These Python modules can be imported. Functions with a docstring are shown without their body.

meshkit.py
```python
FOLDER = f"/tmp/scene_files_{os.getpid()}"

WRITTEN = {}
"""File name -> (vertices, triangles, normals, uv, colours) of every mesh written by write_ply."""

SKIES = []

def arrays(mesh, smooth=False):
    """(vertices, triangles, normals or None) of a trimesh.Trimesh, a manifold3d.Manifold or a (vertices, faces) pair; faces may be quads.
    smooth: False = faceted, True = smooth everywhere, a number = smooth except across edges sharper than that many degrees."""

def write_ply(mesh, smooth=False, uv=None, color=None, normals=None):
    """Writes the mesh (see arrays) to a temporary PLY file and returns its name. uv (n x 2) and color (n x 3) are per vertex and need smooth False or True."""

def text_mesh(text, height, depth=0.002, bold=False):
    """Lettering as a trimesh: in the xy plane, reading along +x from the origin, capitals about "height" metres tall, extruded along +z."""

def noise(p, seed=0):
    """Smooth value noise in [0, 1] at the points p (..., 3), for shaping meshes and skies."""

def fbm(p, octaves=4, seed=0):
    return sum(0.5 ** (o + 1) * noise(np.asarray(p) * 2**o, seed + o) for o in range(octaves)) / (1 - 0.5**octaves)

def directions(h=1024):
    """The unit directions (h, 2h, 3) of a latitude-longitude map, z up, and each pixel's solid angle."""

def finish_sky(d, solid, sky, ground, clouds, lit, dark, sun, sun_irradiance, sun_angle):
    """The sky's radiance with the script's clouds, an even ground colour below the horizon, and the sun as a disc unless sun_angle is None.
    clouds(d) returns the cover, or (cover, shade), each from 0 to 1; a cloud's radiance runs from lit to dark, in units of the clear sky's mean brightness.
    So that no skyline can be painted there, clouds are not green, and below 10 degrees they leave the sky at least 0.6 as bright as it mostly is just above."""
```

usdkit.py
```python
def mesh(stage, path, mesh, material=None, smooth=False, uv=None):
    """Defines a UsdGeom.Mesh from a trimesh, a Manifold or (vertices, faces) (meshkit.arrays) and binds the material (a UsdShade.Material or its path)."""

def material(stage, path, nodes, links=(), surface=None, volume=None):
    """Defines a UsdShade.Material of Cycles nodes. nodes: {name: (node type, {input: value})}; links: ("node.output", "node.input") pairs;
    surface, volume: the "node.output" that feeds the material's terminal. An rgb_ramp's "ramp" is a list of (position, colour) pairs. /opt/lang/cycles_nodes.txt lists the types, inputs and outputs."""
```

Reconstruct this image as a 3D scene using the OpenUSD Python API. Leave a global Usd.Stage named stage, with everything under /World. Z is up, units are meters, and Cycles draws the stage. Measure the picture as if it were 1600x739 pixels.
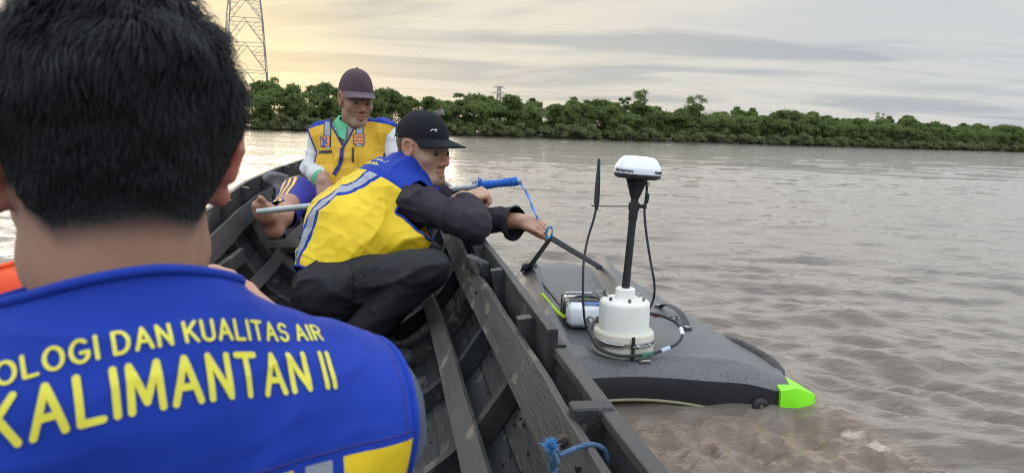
import math
import numpy as np
import trimesh
import manifold3d as m3
import usdkit
import meshkit
from scipy import sparse
from scipy.spatial import cKDTree
from scipy.interpolate import LinearNDInterpolator
from shapely.geometry import Polygon, Point
from shapely import union_all
from pxr import Usd, UsdGeom, UsdLux, UsdShade, Gf, Sdf, Vt

stage = Usd.Stage.CreateInMemory()
UsdGeom.SetStageUpAxis(stage, "Z")
UsdGeom.SetStageMetersPerUnit(stage, 1.0)
UsdGeom.Xform.Define(stage, "/World")
UsdGeom.Scope.Define(stage, "/World/Looks")

# ---------------------------------------------------------------- camera
FPX, EYE = 1164.0, 0.78                       # focal length for a 1600 px wide picture, eye height over the water
ROLL, PITCH = math.radians(1.785), math.radians(7.76)
cam_f = np.array([0, math.cos(PITCH), -math.sin(PITCH)])
cam_r0 = np.array([math.cos(ROLL), 0, math.sin(ROLL)])
cam_u = np.cross(cam_r0, cam_f); cam_u /= np.linalg.norm(cam_u)
cam_r = np.cross(cam_f, cam_u)
CAM = np.array([0.0, 0.0, EYE])
camera = UsdGeom.Camera.Define(stage, "/World/camera")
camera.CreateHorizontalApertureAttr(36.0)
camera.CreateVerticalApertureAttr(36.0 * 472 / 1024)
camera.CreateFocalLengthAttr(36.0 * FPX / 1600)
camera.CreateClippingRangeAttr((0.05, 20000.0))
camera.CreateFStopAttr(9.5)
camera.CreateFocusDistanceAttr(2.7)
camera.CreateExposureAttr(0.0)
mm = np.eye(4); mm[0, :3], mm[1, :3], mm[2, :3], mm[3, :3] = cam_r, cam_u, -cam_f, CAM
UsdGeom.Xformable(camera).AddTransformOp().Set(Gf.Matrix4d(mm.tolist()))


def at(u, v, z=None, d=None):
    """The point of the scene seen at pixel (u, v) of the photograph, at height z or at depth d."""
    k = cam_f + (u - 800) / FPX * cam_r - (v - 369.5) / FPX * cam_u
    return CAM + k * (d if z is None else (z - EYE) / k[2])


def pix(p):
    q = np.asarray(p, float) - CAM
    w = q @ cam_f
    return 800 + FPX * (q @ cam_r) / w, 369.5 - FPX * (q @ cam_u) / w, w


# ---------------------------------------------------------------- sky and sun
SUN_AZ, SUN_EL = math.radians(-20.5), math.radians(6.5)
sun_dir = np.array([math.sin(SUN_AZ) * math.cos(SUN_EL), math.cos(SUN_AZ) * math.cos(SUN_EL), math.sin(SUN_EL)])
SKY_STRENGTH = 0.1
K = 1 / SKY_STRENGTH
sky_nodes = {
    "tc": ("texture_coordinate", {}),
    "sky": ("sky_texture", {"sky_type": "single_scattering", "sun_disc": False, "sun_elevation": SUN_EL, "sun_rotation": math.atan2(sun_dir[0], sun_dir[1])}),
    "xyz": ("separate_xyz", {}),
    "zz": ("math", {"math_type": "maximum", "value2": 0.0}),
    "zp": ("math", {"math_type": "add", "value2": 0.10}),
    "px": ("math", {"math_type": "divide"}), "py": ("math", {"math_type": "divide"}),
    "pl": ("combine_xyz", {"z": 0.0}),
    "m1": ("mapping", {"scale": (0.55, 1.25, 1.0), "rotation": (0, 0, 0.22), "location": (3.1, 7.7, 0)}),
    "n1": ("noise_texture", {"scale": 1.15, "detail": 7.0, "roughness": 0.56, "distortion": 0.5}),
    "m2": ("mapping", {"scale": (0.50, 1.15, 1.0), "rotation": (0, 0, 0.10), "location": (12.9, 3.3, 5.0)}),
    "n2": ("noise_texture", {"scale": 1.05, "detail": 8.0, "roughness": 0.56, "distortion": 0.6}),
    "r1": ("rgb_ramp", {"ramp": [(0.0, (0, 0, 0)), (0.36, (0, 0, 0)), (0.62, (1, 1, 1)), (1, (1, 1, 1))]}),
    "r2": ("rgb_ramp", {"ramp": [(0.0, (0, 0, 0)), (0.47, (0, 0, 0)), (0.62, (1, 1, 1)), (1, (1, 1, 1))]}),
    # brightness with height, as under an even overcast (zenith about twice the horizon)
    "hgt": ("rgb_ramp", {"ramp": [(0.0, (.70, .69, .665)), (0.10, (.705, .695, .675)), (0.17, (.71, .705, .69)), (0.28, (.93, .93, .925)), (0.45, (1.18, 1.19, 1.20)), (0.65, (1.42, 1.44, 1.47)), (1, (1.70, 1.73, 1.78))]}),
    # warm towards the hidden sun, bluish away from it
    "dot": ("vector_math", {"math_type": "dot_product", "vector2": tuple(sun_dir)}),
    "az": ("rgb_ramp", {"ramp": [(0.0, (.82, .91, 1.03)), (0.60, (.82, .91, 1.03)), (0.80, (.86, .93, 1.02)), (0.90, (.95, .97, .99)), (0.955, (1.01, 1.00, .965)), (0.982, (1.02, 1.005, .95)), (0.994, (1.06, 1.02, .89)), (1.0, (1.20, 1.08, .78))]}),
    "dm": ("map_range", {"from_min": -1.0, "from_max": 1.0, "to_min": 0.0, "to_max": 1.0}),
    "mul": ("mix_color", {"blend_type": "multiply", "fac": 1.0, "use_clamp": False}),
    "grey": ("mix_color", {"blend_type": "multiply", "fac": 1.0, "b": (.66, .71, .78), "use_clamp": False}),
    "lite": ("mix_color", {"blend_type": "multiply", "fac": 1.0, "b": (1.20, 1.13, 1.02), "use_clamp": False}),
    "f1": ("math", {"math_type": "multiply", "value2": 0.85}),
    "f2": ("math", {"math_type": "multiply", "value2": 0.78}),
    "c1": ("mix_color", {"blend_type": "mix", "use_clamp": False}),
    "c2": ("mix_color", {"blend_type": "mix", "use_clamp": False}),
    "gain": ("mix_color", {"blend_type": "multiply", "fac": 1.0, "b": (K, K, K), "use_clamp": False}),
    "mixs": ("mix_color", {"blend_type": "mix", "fac": 0.93, "use_clamp": False}),
    "bg": ("background_shader", {"strength": SKY_STRENGTH}),
}
sky_links = [("tc.generated", "xyz.vector"), ("tc.generated", "sky.vector"), ("xyz.z", "zz.value1"), ("zz.value", "zp.value1"),
             ("xyz.x", "px.value1"), ("zp.value", "px.value2"), ("xyz.y", "py.value1"), ("zp.value", "py.value2"), ("px.value", "pl.x"), ("py.value", "pl.y"),
             ("pl.vector", "m1.vector"), ("m1.vector", "n1.vector"), ("pl.vector", "m2.vector"), ("m2.vector", "n2.vector"), ("n1.fac", "r1.fac"), ("n2.fac", "r2.fac"),
             ("zz.value", "hgt.fac"), ("tc.generated", "dot.vector1"), ("dot.value", "dm.value"), ("dm.result", "az.fac"), ("hgt.color", "mul.a"), ("az.color", "mul.b"),
             ("mul.result", "grey.a"), ("mul.result", "lite.a"), ("r1.color", "f1.value1"), ("r2.color", "f2.value1"),
             ("mul.result", "c1.a"), ("lite.result", "c1.b"), ("f1.value", "c1.fac"), ("c1.result", "c2.a"), ("grey.result", "c2.b"), ("f2.value", "c2.fac"),
             ("c2.result", "gain.a"), ("sky.color", "mixs.a"), ("gain.result", "mixs.b"), ("mixs.result", "bg.color")]
sky_links = [l for l in sky_links if not l[1] == "sky.vector"]
skymat = usdkit.material(stage, "/World/Looks/sky", sky_nodes, sky_links, surface="bg.background")
dome = UsdLux.DomeLight.Define(stage, "/World/sky")
UsdShade.MaterialBindingAPI.Apply(dome.GetPrim()).Bind(skymat)
dome.GetPrim().SetCustomDataByKey("kind", "structure")
sun = UsdLux.DistantLight.Define(stage, "/World/sun")
sun.CreateNormalizeAttr(True) if hasattr(sun, "CreateNormalizeAttr") else None
sun.CreateIntensityAttr(0.16)
sun.CreateAngleAttr(32.0)
sun.CreateColorAttr(Gf.Vec3f(1.0, 0.86, 0.68))
zaxis = sun_dir                                 # light shines along -z, so +z points to the sun
xaxis = np.cross([0, 0, 1.0], zaxis); xaxis /= np.linalg.norm(xaxis)
ms = np.eye(4); ms[0, :3], ms[1, :3], ms[2, :3] = xaxis, np.cross(zaxis, xaxis), zaxis
UsdGeom.Xformable(sun).AddTransformOp().Set(Gf.Matrix4d(ms.tolist()))

# ---------------------------------------------------------------- helpers: prims
used, base_of = {}, {}


def numbered(parent, name):
    n = used.get((parent, name), -1) + 1
    used[(parent, name)] = n
    return f"{parent}/{name}" + (f"_{n:03d}" if n else "")


def tag(prim, label=None, cat=None, group=None, kind=None):
    p = prim.GetPrim() if hasattr(prim, "GetPrim") else prim
    for k, x in (("label", label), ("category", cat), ("group", group), ("kind", kind)):
        if x:
            p.SetCustomDataByKey(k, x)
    return p


def thing(name, label, cat, base=(0, 0, 0), group=None):
    path = numbered("/World", name)
    x = UsdGeom.Xform.Define(stage, path)
    x.AddTranslateOp().Set(Gf.Vec3d(*map(float, base)))
    base_of[path] = np.asarray(base, float)
    tag(x, label, cat, group)
    return path


def obj(name, mesh, mat, parent="/World", smooth=35, label=None, cat=None, group=None, kind=None, tint=None):
    """ONE Mesh prim under parent; the mesh comes in scene coordinates."""
    path = numbered(parent, name)
    if hasattr(mesh, "to_mesh"):
        mm_ = mesh.to_mesh(); mesh = trimesh.Trimesh(mm_.vert_properties[:, :3], mm_.tri_verts, process=False)
    if isinstance(mesh, (tuple, list)):
        f = np.asarray(mesh[1])
        if f.shape[1] == 4:
            f = np.vstack([f[:, [0, 1, 2]], f[:, [0, 2, 3]]])
        mesh = trimesh.Trimesh(np.asarray(mesh[0], float), f, process=False)
    mesh = mesh.copy()
    b = np.zeros(3)
    for k in base_of:
        if parent == k or parent.startswith(k + "/"):
            b = base_of[k]
    mesh.vertices = mesh.vertices - b
    m = usdkit.mesh(stage, path, mesh, mat, smooth=True if tint is not None else smooth)
    if tint is not None:
        UsdGeom.PrimvarsAPI(m).CreatePrimvar("tint", Sdf.ValueTypeNames.Color3fArray, "vertex").Set(Vt.Vec3fArray.FromNumpy(np.asarray(tint, np.float32)))
    tag(m, label, cat, group, kind)
    return path


# ---------------------------------------------------------------- helpers: materials
def lin(r, g, b):
    """A colour given in sRGB bytes as linear values."""
    c = np.array([r, g, b], float) / 255
    return tuple(np.where(c <= 0.04045, c / 12.92, ((c + 0.055) / 1.055) ** 2.4))


def M(name, color, color2=None, rough=0.6, scale=6.0, stretch=(1, 1, 1), rot=0.0, bump=0.0, bscale=150.0, bstretch=(1, 1, 1), bdist=0.01, lo=0.3, hi=0.7,
      speck=None, rough2=None, tinted=False, **extra):
    c2 = color2 or tuple(0.75 * x for x in color)
    n = {"g": ("geometry", {}), "mp": ("mapping", {"scale": stretch, "rotation": (0, 0, rot)}),
         "n": ("noise_texture", {"scale": scale, "detail": 6.0, "roughness": 0.62}),
         "r": ("rgb_ramp", {"ramp": [(0, c2), (lo, c2), (hi, color), (1, color)]}),
         "p": ("principled_bsdf", {"roughness": rough, **extra})}
    l = [("g.position", "mp.vector"), ("mp.vector", "n.vector"), ("n.fac", "r.fac")]
    last = "r.color"
    if speck:                                           # (colour, scale, threshold): small marks of their own
        n["sm"] = ("mapping", {"scale": speck[3] if len(speck) > 3 else (1, 1, 1), "rotation": (0, 0, rot)})
        n["sn"] = ("noise_texture", {"scale": speck[1], "detail": 3.0})
        n["sr"] = ("rgb_ramp", {"ramp": [(0, (0, 0, 0)), (speck[2], (0, 0, 0)), (min(.99, speck[2] + .06), (1, 1, 1)), (1, (1, 1, 1))]})
        n["sx"] = ("mix_color", {"blend_type": "mix", "b": speck[0]})
        l += [("g.position", "sm.vector"), ("sm.vector", "sn.vector"), ("sn.fac", "sr.fac"), ("sr.color", "sx.fac"), (last, "sx.a")]
        last = "sx.result"
    if tinted:
        n["at"] = ("attribute", {"attribute": "tint"})
        n["tm"] = ("mix_color", {"blend_type": "multiply", "fac": 1.0})
        l += [("at.color", "tm.b"), (last, "tm.a")]
        last = "tm.result"
    l.append((last, "p.base_color"))
    if rough2 is not None:
        n["rr"] = ("map_range", {"from_min": lo, "from_max": hi, "to_min": rough2, "to_max": rough})
        l += [("n.fac", "rr.value"), ("rr.result", "p.roughness")]
    if bump:
        n["bm"] = ("mapping", {"scale": bstretch, "rotation": (0, 0, rot)})
        n["bn"] = ("noise_texture", {"scale": bscale, "detail": 4.0, "roughness": 0.6})
        n["b"] = ("bump", {"strength": bump, "distance": bdist})
        l += [("g.position", "bm.vector"), ("bm.vector", "bn.vector"), ("bn.fac", "b.height"), ("b.normal", "p.normal")]
    return usdkit.material(stage, f"/World/Looks/{name}", n, l, surface="p.BSDF")


# ---------------------------------------------------------------- helpers: shapes
def grid_faces(nu, nv, closed_v=False):
    i, j = np.meshgrid(np.arange(nu - 1), np.arange(nv if closed_v else nv - 1), indexing="ij")
    a = i * nv + j; b = i * nv + (j + 1) % nv; c = (i + 1) * nv + (j + 1) % nv; d = (i + 1) * nv + j
    q = np.stack([a, b, c, d], -1).reshape(-1, 4)
    return np.vstack([q[:, [0, 1, 2]], q[:, [0, 2, 3]]])


def spline(pts, n=40):
    p = np.asarray(pts, float)
    if len(p) == 2:
        return p[0] + (p[1] - p[0]) * np.linspace(0, 1, n)[:, None]
    q = np.vstack([2 * p[0] - p[1], p, 2 * p[-1] - p[-2]])
    out = []
    s = np.linspace(0, len(p) - 1, n)
    for x in s:
        k = min(int(x), len(p) - 2); t = x - k
        a, b, c, d = q[k:k + 4]
        out.append(0.5 * (2 * b + (c - a) * t + (2 * a - 5 * b + 4 * c - d) * t * t + (3 * b - a - 3 * c + d) * t ** 3))
    return np.array(out)


def tube(pts, r, sides=10, flat=1.0, upv=None, cap=True):
    """A closed tube along a polyline; r a number or one per point; flat squashes one cross axis."""
    p = np.asarray(pts, float); n = len(p)
    t = np.gradient(p, axis=0); t /= np.linalg.norm(t, axis=1, keepdims=True) + 1e-12
    a = np.zeros_like(p)
    ref = np.array([0, 0, 1.0]) if upv is None else np.asarray(upv, float)
    if abs(t[0] @ ref) > 0.95:
        ref = np.array([1.0, 0, 0])
    a[0] = ref - (ref @ t[0]) * t[0]
    for i in range(1, n):
        a[i] = a[i - 1] - (a[i - 1] @ t[i]) * t[i]
        a[i] /= np.linalg.norm(a[i]) + 1e-12
    a[0] /= np.linalg.norm(a[0])
    b = np.cross(t, a)
    ang = np.arange(sides) * 2 * np.pi / sides
    rr = np.broadcast_to(np.asarray(r, float), (n,))
    v = p[:, None] + rr[:, None, None] * (flat * np.cos(ang)[None, :, None] * a[:, None] + np.sin(ang)[None, :, None] * b[:, None])
    f = grid_faces(n, sides, True)
    v = v.reshape(-1, 3)
    if cap:
        v = np.vstack([v, p[0], p[-1]])
        k = np.arange(sides); e = (n - 1) * sides
        f = np.vstack([f, np.stack([np.full(sides, n * sides), (k + 1) % sides, k], 1), np.stack([np.full(sides, n * sides + 1), e + k, e + (k + 1) % sides], 1)])
    m = trimesh.Trimesh(v, f, process=False)
    if m.volume < 0:
        m.invert()
    return m


def cat(ms_):
    return trimesh.util.concatenate([x for x in ms_ if x is not None])


def hullpts(pts):
    return trimesh.convex.convex_hull(np.asarray(pts, float))


def block(c, ex, ey, ez, half, bev=0.003):
    """A box with bevelled edges: centre, three axes, half sizes."""
    h = np.asarray(half, float); b = min(bev, 0.45 * h.min())
    pts = []
    for sx in (-1, 1):
        for sy in (-1, 1):
            for sz in (-1, 1):
                for k in range(3):
                    o = h - b; o = np.array(o); o[k] = h[k]
                    pts.append(np.asarray(c) + sx * o[0] * np.asarray(ex) + sy * o[1] * np.asarray(ey) + sz * o[2] * np.asarray(ez))
    return hullpts(pts)


CUBE = np.array([[x, y, z] for x in (-1, 1) for y in (-1, 1) for z in (-1, 1)], float)
CUBE_F = np.array([[0, 1, 3], [0, 3, 2], [4, 6, 7], [4, 7, 5], [0, 4, 5], [0, 5, 1], [2, 3, 7], [2, 7, 6], [0, 2, 6], [0, 6, 4], [1, 5, 7], [1, 7, 3]])


def peg(c, ex, ey, ez, half):
    """A plain little box, for things of a few millimetres."""
    h = np.asarray(half, float)
    return trimesh.Trimesh(np.asarray(c) + (CUBE * h) @ np.array([ex, ey, ez]), CUBE_F, process=False)


def lathe(prof, centre, axis=(0, 0, 1), sides=48):
    """Surface of revolution of (radius, height) pairs about an axis through centre."""
    prof = np.asarray(prof, float)
    w = np.asarray(axis, float); w = w / np.linalg.norm(w)
    a = np.cross(w, [0, 1, 0] if abs(w[1]) < 0.9 else [1, 0, 0]); a /= np.linalg.norm(a); b = np.cross(w, a)
    ang = np.arange(sides) * 2 * np.pi / sides
    v = np.asarray(centre) + prof[:, 0, None, None] * (np.cos(ang)[None, :, None] * a + np.sin(ang)[None, :, None] * b) + prof[:, 1, None, None] * w
    m = trimesh.Trimesh(v.reshape(-1, 3), grid_faces(len(prof), sides, True), process=False)
    if m.volume < 0:
        m.invert()
    return m


def sstep(a, b, x):
    t = np.clip((x - a) / (b - a), 0, 1)
    return t * t * (3 - 2 * t)


def unit(v):
    v = np.asarray(v, float)
    return v / np.linalg.norm(v)


# ================================================================ the boat's frame (needed by the water too)
TH = math.radians(9.85)
BD = np.array([-math.sin(TH), math.cos(TH), 0]); BN = np.array([math.cos(TH), math.sin(TH), 0]); UP = np.array([0, 0, 1.0])
LC = -0.16                                            # the boat's centre line


def bp(t, s, z):
    """Boat coordinates (along, to starboard of the centre line, up) as a point of the scene."""
    return BD * t + BN * (LC + s) + UP * z


T_ = [-1.6, -0.8, 0.0, 2.3, 3.6, 4.2, 4.65, 5.05, 5.35, 5.5]
hb = lambda t: np.interp(t, T_, [.30, .44, .470, .487, .485, .42, .335, .21, .09, .02])      # half breadth at the rail
zg = lambda t: np.interp(t, [-1.6, 1.0, 1.3, 2.3, 3.6, 4.65, 5.5], [.40, .375, .378, .39, .455, .52, .62])  # the lower rail
zb = lambda t: np.interp(t, [1.2, 2.3, 3.6, 4.65, 5.5], [.428, .444, .53, .595, .70])           # top of the bulwark plank
zk = lambda t: np.interp(t, [-1.6, 3.0, 4.2, 5.0, 5.5], [-.02, -.02, .02, .16, .40])           # inside of the bottom
SEC_Q = np.array([0, .06, .175, .325, .505, .75, 1.0])     # height fraction over the bottom ...
SEC_S = np.array([.0, .28, .50, .68, .82, .945, 1.0])  # ... and breadth fraction


def half(t, z):
    """Inside half breadth of the planking at height z."""
    q = np.clip((z - zk(t)) / (zg(t) - zk(t)), 0, 1.25)
    return hb(t) * np.where(q <= 1, np.interp(q, SEC_Q, SEC_S), 1 + 0.12 * (q - 1))


def in_hull(x, y):
    t = x * BD[0] + y * BD[1]; s = x * BN[0] + y * BN[1] - LC
    return (t > -1.6) & (t < 5.4) & (np.abs(s) < half(t, np.maximum(0.035, zk(t) + .02)) + 0.008) & (zk(t) < 0.04)


# the survey raft's frame
RTH = math.radians(5.4)
RD = np.array([-math.sin(RTH), math.cos(RTH), 0]); RN = np.array([math.cos(RTH), math.sin(RTH), 0])
R0 = BD * 2.155 + BN * 0.733


def rp(a, b, z):
    return R0 + RD * np.asarray(a)[..., None] + RN * np.asarray(b)[..., None] + UP * np.asarray(z)[..., None] if np.ndim(a) or np.ndim(b) or np.ndim(z) else R0 + RD * a + RN * b + UP * z


# ================================================================ water
rng = np.random.default_rng(7)
foam_edge = lambda x, y: None


def wave_height(x, y, cell):
    z = np.zeros_like(x)
    wr = np.random.default_rng(21)
    for k in range(38):
        lam = 0.10 * 1.115 ** k                            # wavelengths from 10 cm to about 4 m
        ang = math.radians(wr.normal(78, 24))
        kx, ky = math.cos(ang), math.sin(ang)
        ph = wr.uniform(0, 6.28)
        amp = 0.0080 * lam ** 0.50 * wr.uniform(.6, 1.2) * (0.45 if lam > .9 else 1.0)
        arg = 2 * np.pi * (kx * x + ky * y) / lam + ph + 1.8 * np.sin(0.9 * x / lam ** .5 + 1.3 * y + k)
        keep = sstep(2.2, 4.5, lam / cell)
        z += amp * (np.sin(arg) + 0.22 * np.sin(2 * arg + .5)) * keep
    return z


def water():
    cx, cy = 0.0, -0.2
    rr = [0.45]
    while rr[-1] < 22:
        rr.append(rr[-1] * 1.0085)
    while rr[-1] < 110:
        rr.append(rr[-1] * 1.012)
    while rr[-1] < 1600:
        rr.append(rr[-1] * 1.035)
    rr = np.array(rr)
    az = np.concatenate([np.radians(np.arange(-42, 46, 0.16)), np.radians(np.arange(46, 318, 4.0))])
    R, A = np.meshgrid(rr, az, indexing="ij")
    x, y = cx + R * np.sin(A), cy + R * np.cos(A)
    cell = np.maximum(R * 0.0085, R * 0.0028)
    cell = np.where(R > 22, R * 0.012, cell)
    cell = np.where(R > 105, R * 0.06, cell)
    h = wave_height(x, y, cell)
    h *= 0.85 * np.interp(R, [3, 10, 50], [1.0, .72, .45])
    # wash of the raft: turbulent water astern of it and a bow wave along its far side
    v = (np.stack([x, y, 0 * x], -1) - R0)
    a, b = v @ RD, v @ RN
    front = sstep(-0.22, -0.36, a) * sstep(-4.2, -0.5, a)                # behind the stern
    wide = 0.47 + 0.36 * np.clip(-a - .2, 0, 3)
    wash = front * sstep(wide + .10, wide - .06, b) * sstep(-1.6, -.6, b)
    p = np.stack([x, y, 0 * x], -1)
    turb = meshkit.fbm(p * np.array([7.5, 11.0, 1]), 4, 3) - .5
    ridge = 1 - np.abs(2 * meshkit.fbm(p * np.array([10, 15.0, 1]) + 9, 3, 5) - 1)
    h = h * (1 - .4 * wash) + wash * (0.070 * turb + 0.042 * (ridge - .72) + .016 * (meshkit.fbm(p * np.array([24, 38.0, 1]), 3, 23) - .5) - .004)
    rim = np.exp(-((b - wide) / .05) ** 2) * front
    h += rim * (0.008 + .030 * (meshkit.fbm(p * 14, 3, 8) - .5))
    side = np.exp(-((b - np.interp(a, [-.3, .3, .8, 1.3], [.56, .52, .46, .32])) / .09) ** 2) * sstep(1.25, .8, a) * sstep(-.6, -.1, a)
    h += side * (.016 + .06 * (meshkit.fbm(p * np.array([9, 12, 1]), 3, 11) - .5))
    # diverging wake lines on the open side
    w2 = b - (0.75 - 0.62 * a)
    div = sstep(.05, .5, b - .45) * np.exp(-np.maximum(R - 2.5, 0) / 2.5)
    h += div * 0.010 * np.sin(2 * np.pi * w2 / .24 + 2.0 * meshkit.fbm(p * 2.0, 2, 4)) * sstep(1.3, .5, np.abs(w2)) * sstep(-1.6, -.3, a + 1.2)
    foam = wash * sstep(.54, .72, meshkit.fbm(p * np.array([12, 17, 1]) + 4, 4, 14)) * .62 + rim * sstep(.40, .66, meshkit.fbm(p * 9, 3, 15)) * .78 + side * .62 * sstep(.5, .68, meshkit.fbm(p * 13, 3, 16))
    churn = np.clip(wash + side * .7 + rim, 0, 1)
    h = np.where(in_hull(x, y), -1.6, h)
    vv = np.stack([x, y, h], -1).reshape(-1, 3)
    f = grid_faces(len(rr), len(az), True)
    c0 = len(vv)
    vv = np.vstack([vv, [[cx, cy, -1.6]]])
    k = np.arange(len(az))
    f = np.vstack([f, np.stack([np.full(len(az), c0), (k + 1) % len(az), k], 1)])
    m = trimesh.Trimesh(vv, f, process=False)
    if m.face_normals[len(f) // 3][2] < 0:
        m.invert()
    t = np.stack([np.append(foam, 0), np.append(churn, 0), np.zeros(c0 + 1)], 1).reshape(-1, 3) if False else np.column_stack([np.append(foam.ravel(), 0), np.append(churn.ravel(), 0), np.zeros(c0 + 1)])
    return m, t


WATER = usdkit.material(stage, "/World/Looks/river_water", {
    "g": ("geometry", {}), "at": ("attribute", {"attribute": "tint"}), "sp": ("separate_color", {}),
    "m1": ("mapping", {"scale": (1.0, 2.0, 1.0), "rotation": (0, 0, .12)}), "n1": ("noise_texture", {"scale": 9.0, "detail": 5.0, "roughness": .55, "distortion": .4}),
    "m2": ("mapping", {"scale": (.5, 1.6, 1.0), "rotation": (0, 0, -.1)}), "n2": ("noise_texture", {"scale": 1.1, "detail": 5.0, "roughness": .6}), "n4": ("noise_texture", {"scale": 34.0, "detail": 4.0, "roughness": .65, "distortion": .8}), "a4": ("math", {"math_type": "multiply"}), "a5": ("math", {"math_type": "multiply", "value2": .0035}), "s3": ("math", {"math_type": "add"}),
    "m5": ("mapping", {"scale": (1.0, 1.7, 1.0), "rotation": (0, 0, .1)}), "n5": ("noise_texture", {"scale": 55.0, "detail": 5.0, "roughness": .7, "distortion": .6}), "fa": ("math", {"math_type": "multiply_add", "value2": .95, "value3": -1.16}), "fb": ("math", {"math_type": "add"}), "fc": ("map_range", {"from_min": 0.0, "from_max": .26, "to_min": 0.0, "to_max": .85}),
    "m3": ("mapping", {"scale": (.25, 1.0, 1.0)}), "n3": ("noise_texture", {"scale": .12, "detail": 4.0}),
    "a1": ("math", {"math_type": "multiply", "value2": .017}), "a2": ("math", {"math_type": "multiply", "value2": .030}), "a3": ("math", {"math_type": "multiply", "value2": .3}),
    "s1": ("math", {"math_type": "add"}), "s2": ("math", {"math_type": "add"}),
    "b": ("bump", {"strength": .75, "distance": 1.0}),
    "col": ("mix_color", {"blend_type": "mix", "a": (.128, .104, .082), "b": (.140, .098, .068)}),
    "fo": ("mix_color", {"blend_type": "mix", "b": (.42, .345, .28)}),
    "ro": ("map_range", {"to_min": .0, "to_max": .26}), "px": ("separate_xyz", {}), "rd": ("map_range", {"from_min": 6.0, "from_max": 60.0, "to_min": .05, "to_max": .11}), "ra": ("math", {"math_type": "add"}),
    "p": ("principled_bsdf", {"ior": 1.42, "roughness": .05})},
    [("g.position", "m1.vector"), ("m1.vector", "n1.vector"), ("g.position", "m2.vector"), ("m2.vector", "n2.vector"), ("g.position", "m3.vector"), ("m3.vector", "n3.vector"),
     ("n1.fac", "a1.value1"), ("n2.fac", "a2.value1"), ("n3.fac", "a3.value1"), ("a1.value", "s1.value1"), ("a2.value", "s1.value2"), ("s1.value", "s2.value1"), ("a3.value", "s2.value2"),
     ("g.position", "n4.vector"), ("n4.fac", "a5.value1"), ("a5.value", "a4.value1"), ("sp.g", "a4.value2"), ("s2.value", "s3.value1"), ("a4.value", "s3.value2"), ("s3.value", "b.height"), ("g.position", "m5.vector"), ("m5.vector", "n5.vector"), ("sp.r", "fa.value1"), ("fa.value", "fb.value1"), ("n5.fac", "fb.value2"), ("fb.value", "fc.value"), ("b.normal", "p.normal"), ("at.color", "sp.color"), ("sp.g", "col.fac"), ("col.result", "fo.a"), ("fc.result", "fo.fac"), ("fo.result", "p.base_color"),
     ("fc.result", "ro.value"), ("g.position", "px.vector"), ("px.y", "rd.value"), ("rd.result", "ra.value1"), ("ro.result", "ra.value2"), ("ra.value", "p.roughness")], surface="p.BSDF")
wm, wt = water()
obj("river_water", wm, WATER, smooth=True, tint=wt, kind="structure", label="wide brown rippled river water")

# ================================================================ far bank and forest
BANK_A, BANK_B = np.array([-70.0, 178.0]), np.array([300.0, 405.0])
bank_d = (BANK_B - BANK_A) / np.linalg.norm(BANK_B - BANK_A); bank_n = np.array([-bank_d[1], bank_d[0]])
LB = np.linalg.norm(BANK_B - BANK_A)


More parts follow.
